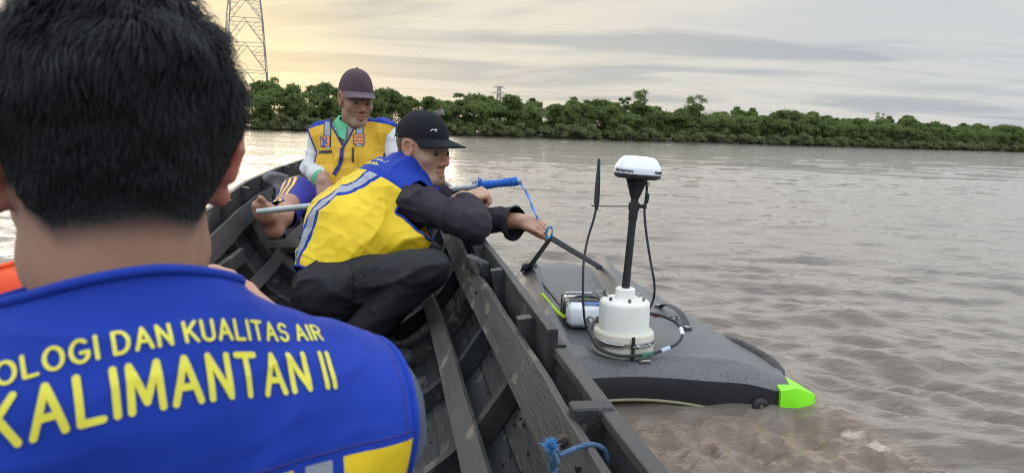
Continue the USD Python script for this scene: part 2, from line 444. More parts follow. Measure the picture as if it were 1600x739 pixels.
def bank():
    s = np.linspace(-420, LB + 500, 260); w = np.array([-1.5, 0, 1.2, 4, 14, 60, 400, 1200.0]); hz = np.array([-1.2, -.12, .25, .5, .8, 1.2, 2.0, 2.0])
    S, W = np.meshgrid(s, w, indexing="ij")
    jit = 3.0 * (meshkit.fbm(np.stack([S * .05, 0 * S, 0 * S], -1), 3, 2) - .5)
    xy = BANK_A + S[..., None] * bank_d + (W + jit)[..., None] * bank_n
    z = np.broadcast_to(hz, S.shape) + .25 * (meshkit.fbm(np.stack([S * .4, W * .4, 0 * S], -1), 3, 4) - .5) * (W > 0)
    m = trimesh.Trimesh(np.concatenate([xy, z[..., None]], -1).reshape(-1, 3), grid_faces(len(s), len(w)), process=False)
    if m.face_normals[:, 2].mean() < 0:
        m.invert()
    return m


MUD = M("bank_mud", (.075, .062, .042), (.045, .04, .025), rough=.8, scale=.6)
obj("far_bank", bank(), MUD, kind="structure", label="low muddy far river bank under the trees")


def leaf_mat(name, dark, light):
    return usdkit.material(stage, f"/World/Looks/{name}", {
        "g": ("geometry", {}), "oi": ("object_info", {}), "n": ("noise_texture", {"scale": .30, "detail": 3.0}), "n2": ("noise_texture", {"scale": 2.2, "detail": 3.0, "roughness": .7}),
        "a": ("math", {"math_type": "multiply_add", "value2": .75, "value3": -.28}), "b": ("math", {"math_type": "multiply_add", "value2": 1.0}), "c": ("math", {"math_type": "multiply_add", "value2": .22}),
        "r": ("rgb_ramp", {"ramp": [(0, dark), (.25, dark), (.85, light), (1, light)]}),
        "d": ("diffuse_bsdf", {}), "t": ("translucent_bsdf", {}), "mx": ("mix_closure", {"fac": .42})},
        [("g.position", "n.vector"), ("g.position", "n2.vector"), ("n.fac", "a.value1"), ("n2.fac", "b.value1"), ("a.value", "b.value3"), ("oi.random", "c.value1"), ("b.value", "c.value3"), ("c.value", "r.fac"),
         ("r.color", "d.color"), ("r.color", "t.color"), ("d.BSDF", "mx.closure1"), ("t.BSDF", "mx.closure2")], surface="mx.closure")


LEAF = leaf_mat("leaf_green", (.046, .066, .026), (.205, .262, .092))
LEAF2 = leaf_mat("leaf_olive", (.085, .096, .048), (.25, .275, .13))
BARK = M("bark", (.13, .115, .095), (.06, .05, .04), rough=.85, scale=3, stretch=(4, 4, 1), bump=.4, bscale=8)


def leaves(centres, radii, n, size, r_, squash=.8):
    """Leaf clumps: many small bent faces spread through the outer half of ellipsoidal masses."""
    k = r_.choice(len(centres), n, p=np.array(radii) ** 2 / np.sum(np.array(radii) ** 2))
    d = r_.normal(size=(n, 3)); d /= np.linalg.norm(d, axis=1, keepdims=True)
    d[:, 2] = np.where(d[:, 2] < -.45, -d[:, 2], d[:, 2])
    rad = np.array(radii)[k] * (0.62 + 0.50 * r_.random(n) ** .8) * (1 + .34 * np.sin(d[:, 0] * 7 + k) * np.sin(d[:, 1] * 6 + 2 * k)) * np.where(r_.random(n) < .07, r_.uniform(1.0, 1.35, n), 1)
    c = np.array(centres)[k] + d * rad[:, None] * np.array([1, 1, squash])
    nrm = d + r_.normal(size=(n, 3)) * .55; nrm /= np.linalg.norm(nrm, axis=1, keepdims=True)
    a = np.cross(nrm, r_.normal(size=(n, 3))); a /= np.linalg.norm(a, axis=1, keepdims=True) + 1e-9
    b = np.cross(nrm, a)
    s = size * r_.uniform(.6, 1.4, (n, 1))
    v = np.stack([c - a * s, c - b * s * .55 - nrm * s * .15, c + a * s, c + b * s * .55 - nrm * s * .15], 1).reshape(-1, 3)
    i = np.arange(n)[:, None] * 4
    f = np.vstack([i + [0, 1, 2], i + [0, 2, 3]])
    return trimesh.Trimesh(v, f, process=False)


def tree_kind(seed, h, w, style):
    r_ = np.random.default_rng(seed)
    cs, rs, lim = [], [], []
    top = h
    trunk_pts = [np.array([0, 0, -.6]), np.array([r_.normal(0, .3), r_.normal(0, .3), h * .3]), np.array([r_.normal(0, .5), r_.normal(0, .5), h * .62])]
    if style == "round":
        n = 22
        for _ in range(n):
            d = r_.normal(size=3); d /= np.linalg.norm(d)
            z = r_.uniform(.12, .9)
            wr = w * (.75 + .45 * math.sin(z * 3.0)) * .62
            cs.append([d[0] * wr * r_.uniform(.3, 1), d[1] * wr * r_.uniform(.3, 1), h * z]); rs.append(w * r_.uniform(.20, .40))
        num, size = 6800, .29
    elif style == "tall":                                # open crown with sky gaps
        for _ in range(11):
            ang = r_.uniform(0, 6.28); z = r_.uniform(.62, .97)
            q = w * r_.uniform(.15, .75) * (1.15 - .5 * z)
            cs.append([math.cos(ang) * q, math.sin(ang) * q, h * z]); rs.append(w * r_.uniform(.16, .30))
        num, size = 2400, .22
    elif style == "slender":
        for z in np.linspace(.35, .98, 7):
            cs.append([r_.normal(0, .15), r_.normal(0, .15), h * z]); rs.append(w * (1.05 - .72 * z))
        num, size = 1100, .24
    elif style == "spread":
        for _ in range(14):
            ang = r_.uniform(0, 6.28); q = w * math.sqrt(r_.uniform(.02, 1)) * .85
            cs.append([math.cos(ang) * q, math.sin(ang) * q, h * (.9 - .22 * (q / w) ** 2) + r_.normal(0, .3) - .6]); rs.append(w * r_.uniform(.22, .34))
        num, size = 5600, .28
    else:                                                # shore bush hanging over the water
        for _ in range(12):
            ang = r_.uniform(0, 6.28); q = w * math.sqrt(r_.uniform(.02, 1)) * .7
            cs.append([math.cos(ang) * q, math.sin(ang) * q, h * r_.uniform(.18, .75)]); rs.append(w * r_.uniform(.25, .4))
        num, size = 2400, .30
    crown = leaves(cs, rs, num, size, r_, .75)
    crown.vertices[:, 2] = np.maximum(crown.vertices[:, 2], .25)
    bits = [tube(spline(trunk_pts, 8), np.linspace(.26, .12, 8) * (h / 11), 7)]
    for c in cs[:9]:
        s0 = trunk_pts[1] if c[2] < .6 * h else trunk_pts[2]
        bits.append(tube(spline([s0, (s0 + np.array(c)) / 2 + [0, 0, .3], c], 5), np.linspace(.10, .03, 5) * (h / 11), 5))
    return crown, cat(bits)


PROTO = {}


def add_tree(name, key, label, catg, x, y, z, yaw, s, group=None, mat=None):
    if key not in PROTO:
        kind, seed, h, w = key
        crown, trunk = tree_kind(seed, h, w, kind)
        path = thing(name, label, catg, (x, y, z), group)
        xf = UsdGeom.Xform.Get(stage, path)
        xf.AddRotateZOp().Set(yaw); xf.AddScaleOp().Set(Gf.Vec3f(s, s, s))
        b = base_of.pop(path)
        obj("crown", crown, mat, path, smooth=False); obj("trunk", trunk, BARK, path)
        PROTO[key] = path
        return
    path = numbered("/World", name)
    xf = UsdGeom.Xform.Define(stage, path)
    xf.AddTranslateOp().Set(Gf.Vec3d(x, y, z)); xf.AddRotateZOp().Set(yaw); xf.AddScaleOp().Set(Gf.Vec3f(s, s, s))
    xf.GetPrim().GetReferences().AddInternalReference(PROTO[key]); xf.GetPrim().SetInstanceable(True)
    xf.GetPrim().SetCustomDataByKey("label", label); xf.GetPrim().SetCustomDataByKey("category", catg)
    if group:
        xf.GetPrim().SetCustomDataByKey("group", group)
    elif "group" in xf.GetPrim().GetCustomData():
        xf.GetPrim().SetCustomDataByKey("group", "single trees that stand out of the bank")


def bank_at(u):
    """Where the sight line of column u meets the waterline of the far bank: distance along it."""
    k = cam_f + (u - 800) / FPX * cam_r
    k = k[:2] / np.linalg.norm(k[:2])
    a = np.array([[bank_d[0], -k[0]], [bank_d[1], -k[1]]])
    return np.linalg.solve(a, -BANK_A)


def forest():
    r_ = np.random.default_rng(5)
    broad = [("round", 11, 10.5, 4.3), ("round", 12, 9.6, 4.0), ("round", 13, 11.2, 3.8), ("spread", 14, 10.8, 4.6), ("round", 15, 9.0, 4.4), ("spread", 16, 9.8, 4.0)]
    bush = [("bush", 31, 4.2, 3.0), ("bush", 32, 5.0, 3.2), ("bush", 33, 3.6, 2.6)]
    s0, s1 = bank_at(60)[0], bank_at(1640)[0]
    taper = lambda s: np.interp(s, [0, .30 * LB, .7 * LB, LB], [1.03, 1.17, 1.22, 1.10])
    row = 0
    for w, step, sc in ((5.2, 7.2, .80), (11.5, 6.8, .98), (19.0, 7.6, 1.06)):
        s = s0
        while s < s1:
            k = broad[r_.integers(len(broad))]
            xy = BANK_A + (s + r_.normal(0, .9)) * bank_d + (w + r_.normal(0, 1.1)) * bank_n
            kind = "rounded dense" if k[0] == "round" else "spreading flat-topped"
            where = ("in the front row", "in the middle row", "in the back row")[row]
            add_tree("mangrove_tree" if k[0] == "round" else "spreading_tree", k, f"{kind} green tree {where} of the forest on the far bank", "tree", xy[0], xy[1], .4, r_.uniform(0, 360), sc * taper(s) * r_.uniform(.84, 1.10),
                     f"{kind} trees {where} of the far bank", LEAF if r_.random() < .99 else LEAF2)
            s += step * r_.uniform(.75, 1.25)
        row += 1
    s = s0
    while s < s1:
        k = bush[r_.integers(3)]
        xy = BANK_A + s * bank_d + (1.3 + r_.normal(0, .5)) * bank_n
        add_tree("shore_bush", k, "olive green bush hanging over the waterline of the far bank", "bush", xy[0], xy[1], -.1, r_.uniform(0, 360), r_.uniform(.75, 1.2), "bushes along the far waterline", LEAF2)
        s += r_.uniform(3.6, 6.2)
    # undergrowth filling the forest's foot: one mass
    n = 1250
    ss = r_.uniform(s0, s1, n); ww = r_.uniform(3.5, 22, n)
    cs = np.stack([BANK_A[0] + ss * bank_d[0] + ww * bank_n[0], BANK_A[1] + ss * bank_d[1] + ww * bank_n[1], r_.uniform(.8, 8.6, n)], 1)
    ug = leaves(cs, r_.uniform(1.4, 2.8, n), 125000, .31, r_, .9)
    obj("undergrowth", ug, LEAF, smooth=False, kind="stuff", label="dense green undergrowth between the trees of the far bank")
    # trees that stand out of the canopy: (column, top row in the photograph, kind, label)
    for u, vtop, key, label, nm in (
            (432, 124, ("tall", 41, 13, 5.0), "tall leafy tree at the foot of the near pylon, leftmost treetop of the bank", "tall_tree"),
            (463, 128, ("round", 42, 12, 4.6), "broad dark tree just right of the near pylon beside the maroon cap", "broad_tree"),
            (708, 146, ("tall", 43, 13, 4.2), "taller tree rising left of the small distant pylon", "tall_tree"),
            (806, 155, ("slender", 44, 13, 2.2), "small pointed treetop just right of the small distant pylon", "slender_tree"),
            (900, 156, ("spread", 45, 13, 5.5), "wide dark crown left of the tall open-crowned tree", "spreading_tree"),
            (990, 143, ("tall", 46, 15, 5.6), "tall open-crowned tree with sky showing through, above the white antenna dome", "tall_tree"),
            (968, 152, ("tall", 47, 15, 3.6), "thin ragged treetop touching the left of the tall open-crowned tree", "tall_tree"),
            (1075, 150, ("tall", 48, 15, 6.4), "tall dense pointed tree right of the open-crowned tree", "tall_tree"),
            (1218, 169, ("spread", 49, 14, 6.5), "ragged wide tree standing above the bank in the right half", "spreading_tree"),
            (1245, 172, ("spread", 50, 14, 6.0), "flat wide crown touching the right side of the ragged wide tree", "spreading_tree"),
            (1353, 176, ("slender", 51, 14, 2.4), "left one of two slender twin treetops on the right", "slender_tree"),
            (1362, 178, ("slender", 52, 14, 2.2), "right one of two slender twin treetops on the right", "slender_tree"),
            (1555, 193, ("spread", 53, 13, 6.5), "low rounded crown on the skyline near the right edge of the bank", "spreading_tree")):
        t, dist = bank_at(u)
        k = cam_f + (u - 800) / FPX * cam_r
        k2 = k[:2] / np.linalg.norm(k[:2])
        p = k2 * (dist + 12 / abs(k2 @ bank_n))
        dep = np.array([p[0], p[1], 0]) @ cam_f
        ztop = at(u, vtop, d=dep)[2]
        add_tree(nm, key, label, "tree", p[0], p[1], .5, float(r_.uniform(0, 360)), (ztop - .5) / (key[2] * 1.02), None, LEAF)


forest()

# ---------------------------------------------------------------- pylons and wires
STEEL = M("galvanised_steel", (.24, .24, .23), (.17, .17, .165), rough=.6, metallic=.1)


def pylon(base, yaw, levels, arms, r0, name, label, sub=1.0):
    """Square lattice tower: levels = [(height, half width)], arms = [(height, half length)]."""
    path = thing(name, label, "pylon", base)
    c, s = math.cos(yaw), math.sin(yaw)
    P = lambda x, y, z: np.asarray(base) + np.array([c * x - s * y, s * x + c * y, z])
    bar = lambda a, b, r: tube([a, (a + b) / 2, b], r, 4)
    legs = []
    for sx, sy in ((-1, -1), (1, -1), (1, 1), (-1, 1)):
        obj("leg", tube([P(sx * w, sy * w, z) for z, w in levels], np.linspace(r0, r0 * .6, len(levels)), 5), STEEL, path, smooth=False)
    cor = ((-1, -1), (1, -1), (1, 1), (-1, 1))
    for (z0, w0), (z1, w1) in zip(levels[:-1], levels[1:]):
        br = []
        for k in range(4):
            (ax, ay), (bx, by) = cor[k], cor[(k + 1) % 4]
            a0, b0, a1, b1 = P(ax * w0, ay * w0, z0), P(bx * w0, by * w0, z0), P(ax * w1, ay * w1, z1), P(bx * w1, by * w1, z1)
            mid1 = (a1 + b1) / 2
            br += [bar(a0, mid1, r0 * .5), bar(b0, mid1, r0 * .5), bar(a1, b1, r0 * .5)]
            for f in (.33, .66):                                   # secondary lacing
                br += [bar(a0 + (a1 - a0) * f, a0 + (mid1 - a0) * f, r0 * .32), bar(b0 + (b1 - b0) * f, b0 + (mid1 - b0) * f, r0 * .32),
                       bar(a0 + (a1 - a0) * (f + .3), a0 + (mid1 - a0) * f, r0 * .32), bar(b0 + (b1 - b0) * (f + .3), b0 + (mid1 - b0) * f, r0 * .32)]
        obj("bracing", cat(br), STEEL, path, smooth=False)
    for z, L in arms:
        w = np.interp(z, [x[0] for x in levels], [x[1] for x in levels])
        for sgn in (-1, 1):
            tip = P(sgn * L, 0, z)
            ar = [bar(P(sgn * w, -w, z), tip, r0 * .6), bar(P(sgn * w, w, z), tip, r0 * .6), bar(P(sgn * w, -w, z + L * .28), tip, r0 * .5), bar(P(sgn * w, w, z + L * .28), tip, r0 * .5)]
            obj("cross_arm", cat(ar), STEEL, path, smooth=False)
            obj("insulator", tube([tip, tip - [0, 0, L * .1], tip - [0, 0, L * .26]], r0 * .8, 6), STEEL, path, smooth=False)
    return P


pb = at(386, 190, d=255.0); pb[2] = .8
lv = [(0, 7.9), (9, 7.2), (18.5, 6.6), (27.5, 6.0), (35.5, 5.5), (42.5, 4.8), (50, 3.8), (57, 2.9), (64, 2.2)]
pylon(pb, math.radians(16), lv, [(50, 9.5), (57, 8.5), (64, 7.0)], .17, "power_pylon", "large grey lattice power pylon rising behind the trees at left, beside the near man's head")
qb = at(778, 205, d=1150.0); qb[2] = 1.0
pylon(qb, math.radians(20), [(0, 6), (24, 4.4), (41, 3.1), (51, 2.6), (62, 2.3), (72, 2.0)], [(52, 8.5), (62, 10.5), (71, 8.5)], .48, "power_pylon", "small distant lattice pylon standing above the treetops near the middle")
WIRE = M("wire", (.20, .20, .20), rough=.5, metallic=.5)
for k, (u0, v0, u1, v1) in enumerate(((505, -25, 770, 152), (560, -25, 785, 152), (600, -30, 787, 160))):
    a, b = at(u0, v0, d=330.0), at(u1, v1, d=1140.0)
    q = np.linspace(0, 1, 30)[:, None]
    pts = a + (b - a) * q - np.array([0, 0, 1]) * 26 * q * (1 - q)
    obj("power_line", tube(pts, np.linspace(.016, .055, 30), 4), WIRE, smooth=False, cat="power line", label=("faint power line sagging towards the distant pylon, lowest and leftmost of the three", "faint power line sagging towards the distant pylon, middle one of the three", "faint power line sagging towards the distant pylon, uppermost and rightmost of the three")[k])

# ================================================================ the wooden boat
WROT = -TH
WOOD = M("tarred_wood", (.026, .0245, .0235), (.010, .010, .011), rough=.62, rough2=.42, scale=5, stretch=(5, .55, 5), rot=WROT, bump=.55, bscale=22, bstretch=(6, .5, 6), bdist=.004,
         speck=((.085, .075, .062), 11, .61, (1.6, .5, 1.6)))
WOOD_B = M("tarred_wood_bluish", (.021, .022, .025), (.009, .010, .012), rough=.58, rough2=.40, scale=6, stretch=(4, .6, 4), rot=WROT, bump=.5, bscale=25, bstretch=(5, .6, 5), bdist=.004,
           speck=((.07, .066, .06), 14, .62, (1.4, .7, 1.4)))
WORN = M("worn_wood", (.066, .060, .054), (.023, .0215, .0205), rough=.66, rough2=.48, scale=6, stretch=(6, .5, 6), rot=WROT, bump=.6, bscale=26, bstretch=(7, .5, 7), bdist=.004,
         speck=((.14, .12, .095), 13, .61, (1.5, .6, 1.5)))
IRON = M("black_iron", (.018, .017, .017), rough=.45, metallic=.3)
boat = thing("wooden_boat", "long black tarred wooden river boat carrying the three men", "boat", bp(0, 0, 0))
woods = [WOOD, WOOD_B]


def strake(q0, q1, t0, t1, side, thick=.018, jit=0.0):
    n, mq = 64, 7
    t = np.linspace(t0, t1, n)[:, None]; q = np.linspace(q0 + .004, q1 - .004, mq)[None, :]
    z = zk(t) + q * (zg(t) - zk(t))
    s = half(t, z) + 0 * q + jit
    z = z + 0 * t
    inn = bp(0, 0, 0) + BD * (t + 0 * q)[..., None] + BN * (side * s)[..., None] + UP * z[..., None]
    du = np.gradient(inn, axis=0); dv = np.gradient(inn, axis=1)
    nn = np.cross(du, dv); nn /= np.linalg.norm(nn, axis=-1, keepdims=True) + 1e-9
    cen = BD * (t + 0 * q)[..., None] + BN * LC + UP * (z[..., None] + .6)
    nn *= np.sign(np.sum(nn * (inn - cen), -1, keepdims=True))
    out = inn + nn * thick
    ring = np.concatenate([inn, out[:, ::-1]], 1)
    k = ring.shape[1]
    v = ring.reshape(-1, 3)
    f = [grid_faces(n, k, True)]
    for e in (0, n - 1):
        for i in range(mq - 1):
            a_, b_, c_, d_ = e * k + i, e * k + i + 1, e * k + k - 2 - i, e * k + k - 1 - i
            q_ = np.array([[a_, b_, c_], [a_, c_, d_]])
            f.append(q_ if e else q_[:, ::-1])
    m = trimesh.Trimesh(v, np.vstack(f), process=False)
    if m.volume < 0:
        m.invert()
    return m


brk = [0, .05, .14, .25, .38, .53, .70, .85, 1.0]
for side in (1, -1):
    for i in range(len(brk) - 1):
        obj("plank", strake(brk[i], brk[i + 1], -1.58, 5.45, side, jit=.002 * ((i * 7) % 3 - 1)), woods[(i + (side > 0)) % 2], boat, smooth=40)


def board(path, thick, wide_dir, wide, up_dir=None, bev=.002):
    """A long board swept along a polyline of its centre; cross section wide x thick."""
    p = np.asarray(path, float); n = len(p)
    t = np.gradient(p, axis=0); t /= np.linalg.norm(t, axis=1, keepdims=True)
    w = np.broadcast_to(np.asarray(wide_dir, float), p.shape).copy(); w -= np.sum(w * t, 1, keepdims=True) * t; w /= np.linalg.norm(w, axis=1, keepdims=True)
    h = np.cross(t, w)
    W = np.broadcast_to(np.asarray(wide, float), (n,))[:, None] / 2; Tk = thick / 2
    prof = [(-1, -1 + bev / Tk, 0), (-1, 1 - bev / Tk, 0), (-1 + 0, 1, bev), (1, 1, -bev), (1, 1 - bev / Tk, 0), (1, -1 + bev / Tk, 0), (1, -1, -bev), (-1, -1, bev)]
    v = np.stack([p + w * (a * W + c) + h * (b * Tk) for a, b, c in prof], 1)
    k = len(prof)
    f = [grid_faces(n, k, True)]
    for e in (0, n - 1):
        f.append(np.array([[e * k, e * k + i, e * k + i + 1] for i in range(1, k - 1)]))
    m = trimesh.Trimesh(v.reshape(-1, 3), np.vstack(f), process=False)
    m.fix_normals()
    return m


def wob(p, amp, seed, fr=3.0):
    p = np.asarray(p, float)
    return p + amp * (np.stack([meshkit.fbm(p * fr + 10 * k, 3, seed + k) for k in range(3)], -1) - .5)


tt = np.linspace(1.30, 5.42, 60)
for side in (1, -1):                                    # bulwark planks, ending in a cut end amidships
    ts = tt if side > 0 else np.linspace(-.9, 5.42, 70)
    zz = np.where(ts < 1.3, zg(ts) + .045, zb(ts))
    pts = np.array([bp(t, side * (hb(t) - .012), (z + zg(t) - .05) / 2) for t, z in zip(ts, zz)])
    obj("bulwark", board(wob(pts, .006, 3), .019, UP, zz - zg(ts) + .05), WOOD, boat)
    # pale worn capping along the edge
ts = np.linspace(-1.5, 1.285, 30)
pts = np.array([bp(t, hb(t) + .003, zg(t) + .010) for t in ts])
obj("rail_cap", board(wob(pts, .008, 5), .018, BN, .025), WORN, boat)
ts = np.linspace(1.33, 5.3, 40)
pts = np.array([bp(t, hb(t) + .009, zg(t) + .004) for t in ts])
obj("rubbing_strip", board(pts, .016, BN, .026), WOOD, boat)

ziw = lambda t: np.interp(t, [-1.6, 2.3, 3.2, 4.3, 5.2], [.38, .385, .44, .50, .58])
ts = np.linspace(-1.4, 4.9, 70)
for side in (1, -1):                                    # caulked outer skin behind the planks
    obj("caulking", strake(0, 1.0, -1.575, 5.44, side, thick=.006, jit=.007), IRON, boat)
for side in (1, -1):                                    # inwales on the rib heads
    siw = np.minimum(.424, half(ts, ziw(ts) - .03) - .044)
    top = np.array([bp(t, side * (s + .006), ziw(t)) for t, s in zip(ts, siw)]); bot = np.array([bp(t, side * (s - .022), ziw(t) - .074) for t, s in zip(ts, siw)])
    w = top - bot
    obj("inwale", board(wob((top + bot) / 2, .010, 11), .016, w, np.linalg.norm(w, axis=1) + .010 * (meshkit.fbm(np.stack([ts * 5, 0 * ts, 0 * ts], -1), 3, 2) - .5)), WORN if side > 0 else WOOD, boat)
    zs = .180 + .06 * sstep(3.0, 4.4, ts)               # bilge stringers lower down
    ss = half(ts, zs) - .070
    top = np.array([bp(t, side * (s + .019), z + .040) for t, s, z in zip(ts, ss, zs)]); bot = np.array([bp(t, side * (s - .021), z + .002) for t, s, z in zip(ts, ss, zs)])
    keep = ts < 4.6 if side > 0 else (ts < 4.6)
    obj("stringer", board(wob(((top + bot) / 2)[keep], .008, 13), .020, (top - bot)[keep], .050), WORN if side > 0 else WOOD, boat)
ts = np.linspace(.8, 2.98, 20)
obj("stringer", board(wob(np.array([bp(t, -(half(t, .27) - .052), .285) for t in ts]), .006, 15), .020, UP, .06), WORN, boat)

RIBS = [-1.2, -.75, -.3, .15, .585, 1.0, 1.44, 1.85, 2.25, 2.65, 3.05, 3.45, 3.85, 4.25, 4.65]
for i, t in enumerate(RIBS):
    for side in (1, -1):
        q = np.concatenate([[0], np.linspace(.03, .16, 7), np.linspace(.22, .97, 12)])
        z = zk(t) + q * (zg(t) - zk(t)); s = half(t, z)
        dep = .036 + .010 * meshkit.noise(np.stack([q * 4, 0 * q + i, 0 * q + side], -1), 3)
        e = np.stack([np.gradient(s), np.gradient(z)], -1); e /= np.linalg.norm(e, axis=1, keepdims=True)
        nrm = np.stack([-e[:, 1], e[:, 0]], -1)
        inner = np.stack([s, z], -1) + nrm * dep[:, None]
        inner[0, 0] = 0.0; inner[:, 0] = np.maximum(inner[:, 0], 0)
        so, zo = s - .0015, z
        if t > 1.3 or side < 0:                         # rib heads run up the inside of the bulwark
            topz = (zb(t) if t > 1.3 else zg(t) + .04) - .012 + .008 * ((i * 5) % 3)
            so = np.append(so, s[-1] - .024); zo = np.append(zo, topz)
            inner = np.vstack([inner, [s[-1] - .052, topz - .004], ])
        poly = np.vstack([np.stack([so, zo], -1), inner[::-1]])
        k = len(poly); w2 = .0155 + .003 * ((i * 3) % 3)
        v = []
        for off in (-w2, w2):
            v += [bp(t + off, side * a_, b_) for a_, b_ in poly]
        half_k = k // 2
        f = []
        for j in range(half_k - 1):
            a_, b_, c_, d_ = j, j + 1, k - 2 - j, k - 1 - j
            f += [[a_, b_, c_], [a_, c_, d_], [k + a_, k + c_, k + b_], [k + a_, k + d_, k + c_]]
        for j in range(k):
            j2 = (j + 1) % k
            f += [[j, k + j, k + j2], [j, k + j2, j2]]
        m = trimesh.Trimesh(np.array(v), np.array(f), process=False); m.fix_normals()
        obj("rib", m, woods[i % 2], boat, smooth=30)
# filling blocks between rib heads and rail where the rail lies low
obj("rib_head", block(bp(1.0, .458, .368), BD, BN, UP, (.018, .030, .030), .003), WOOD, boat)
obj("rib_head", block(bp(.585, .458, .368), BD, BN, UP, (.018, .030, .030), .003), WOOD, boat)
obj("cleat", block(bp(2.10, .425, .405), unit(BD * .97 - BN * .2), BN, UP, (.075, .014, .022), .005), WOOD_B, boat)
# thwart that the old man sits on, bottom boards and breast hook
obj("thwart", block(bp(3.62, 0, .225), BN, BD, UP, (.43, .13, .016), .003), WOOD, boat)
obj("thwart", block(bp(-.55, 0, .10), BN, BD, UP, (.40, .13, .016), .003), WOOD, boat)
for k, s in enumerate((-.20, -.075, .05, .175)):
    obj("bottom_board", block(bp(.55, s, .046 + .10 * abs(s + .01) ), BD, BN, UP, (.75, .055, .010), .003), woods[k % 2], boat)
for k, s in enumerate((-.14, .0, .14)):
    obj("bottom_board", block(bp(2.25, s, .046 + .10 * abs(s)), BD, BN, UP, (.55, .058, .010), .003), woods[k % 2], boat)
obj("stem", hullpts([bp(5.30, sx, .30) for sx in (-.05, .05)] + [bp(5.62, sx, .30) for sx in (-.03, .03)] + [bp(5.40, sx, .74) for sx in (-.05, .05)] + [bp(5.72, sx, .78) for sx in (-.03, .03)]), WOOD, boat)
obj("breast_hook", hullpts([bp(4.95, sx, .575) for sx in (-.22, .22)] + [bp(5.4, sx, .66) for sx in (-.04, .04)] + [bp(4.95, sx, .595) for sx in (-.22, .22)] + [bp(5.4, sx, .68) for sx in (-.04, .04)]), WOOD_B, boat)
obj("transom", hullpts([bp(-1.57, sx * .30, .36) for sx in (-1, 1)] + [bp(-1.57, sx * .15, -.1) for sx in (-1, 1)] + [bp(-1.60, sx * .30, .36) for sx in (-1, 1)] + [bp(-1.60, sx * .15, -.1) for sx in (-1, 1)]), WOOD, boat)
# nails: too small to pick apart singly
r_ = np.random.default_rng(3)
nails = []
for t in RIBS:
    for side in (1, -1):
        for q in (.14, .2, .30, .37, .47, .55, .66, .74, .86, .93):
            for off in (-.035, .035):
                if r_.random() < .8:
                    z = zk(t) + q * (zg(t) - zk(t)); tn = t + off + r_.normal(0, .012)
                    nails.append(peg(bp(tn, side * (half(tn, z) - .003), z + r_.normal(0, .004)), BD, BN, UP, (.0028, .003, .0045)))
for t in np.arange(-.6, 3.4, .21):
    for side in (1, -1):
        tn = t + r_.normal(0, .03)
        nails.append(peg(bp(tn, side * (.412), .335 + r_.normal(0, .012)), BD, BN, UP, (.004, .007, .004)))
for _ in range(760):                                    # caulked holes and pegs scattered over the planks
    t, q, side = r_.uniform(.3, 3.6), r_.uniform(.2, .95), r_.choice([1, 1, -1])
    z = zk(t) + q * (zg(t) - zk(t))
    nails.append(peg(bp(t, side * (half(t, z) - .0008), z), unit(BD + .6 * UP * r_.normal()), BN, UP, (.0016 + .0026 * r_.random(), .0016, .0024)))
obj("nail", cat(nails), IRON, boat, smooth=False, kind="stuff")
RUST = M("rusty_iron", (.09, .05, .03), (.03, .022, .018), rough=.8, scale=60)
bq = at(893, 692, z=.36)
obj("bolt", lathe([(0, 0), (.005, 0), (.005, .018), (.0075, .018), (.0075, .027), (.003, .029), (0, .029)], bp(bq @ BD, .412, .345), -BN * .4 + UP, 10), RUST, boat)
# dirt: leaf litter lying in the bottom
LITTER = M("dry_leaf", (.42, .30, .10), (.25, .17, .06), rough=.7, scale=40)


def leaf_shape(c, d, nrm, L, W):
    d = unit(d); nrm = unit(nrm - (np.asarray(nrm) @ d) * d); w = np.cross(nrm, d)
    s = np.linspace(-1, 1, 9); row = []
    for j in (-1, -.5, 0, .5, 1):
        row.append([np.asarray(c) + d * L * x + w * W * j * math.sqrt(max(0, 1 - x * x)) + nrm * (.15 * L * x * x + .25 * W * j * j) for x in s])
    v = np.array(row)
    top = v.reshape(-1, 3); bot = top - nrm * .0012
    f = grid_faces(5, 9)
    m = trimesh.Trimesh(np.vstack([top, bot]), np.vstack([f, f[:, ::-1] + len(top)]), process=False)
    return m


obj("fallen_leaf", leaf_shape(at(443, 468, z=.075), BD * .6 - BN * .25, UP + BN * .3, .045, .016), LITTER, label="dry yellow leaf lying in the bottom of the boat beside the crouching man", cat="leaf")
obj("leaf_scrap", leaf_shape(bp(2.75, -.30, .16), BD + BN, UP + BN * .8, .012, .007), M("green_leaf", (.12, .22, .05), rough=.6), label="tiny green leaf scrap on the dark planks below the old man's foot", cat="leaf")

# weathered beam lying across the bow, its squared end sticking out behind the black cap
e0, e1 = at(692, 175, d=4.3), at(560, 229, d=4.55)
obj("wooden_beam", board(spline([e0, (e0 + e1) / 2, e1], 12), .030, UP, .036, bev=.004), M("grey_timber", (.23, .20, .16), (.12, .105, .09), rough=.75, scale=12, stretch=(1, 1, 4), bump=.4, bscale=60),
    label="weathered grey timber end rising behind the crouching man's black cap", cat="beam")


# ================================================================ ropes
def rope(pts, r, pitch, strands=3, n=None, sides=6):
    """A laid rope: strands wound round a line. Returns one mesh."""
    p = spline(pts, n or 120)
    d = np.r_[0, np.cumsum(np.linalg.norm(np.diff(p, axis=0), axis=1))]
    t = np.gradient(p, axis=0); t /= np.linalg.norm(t, axis=1, keepdims=True) + 1e-12
    a = np.zeros_like(p); a[0] = np.cross(t[0], [.3, .2, .9]); a[0] /= np.linalg.norm(a[0])
    for i in range(1, len(p)):
        a[i] = a[i - 1] - (a[i - 1] @ t[i]) * t[i]; a[i] /= np.linalg.norm(a[i])
    b = np.cross(t, a)
    out = []
    for k in range(strands):
        ph = 2 * np.pi * (d / pitch + k / strands)
        out.append(tube(p + r * .52 * (np.cos(ph)[:, None] * a + np.sin(ph)[:, None] * b), r * .58, sides))
    return cat(out)


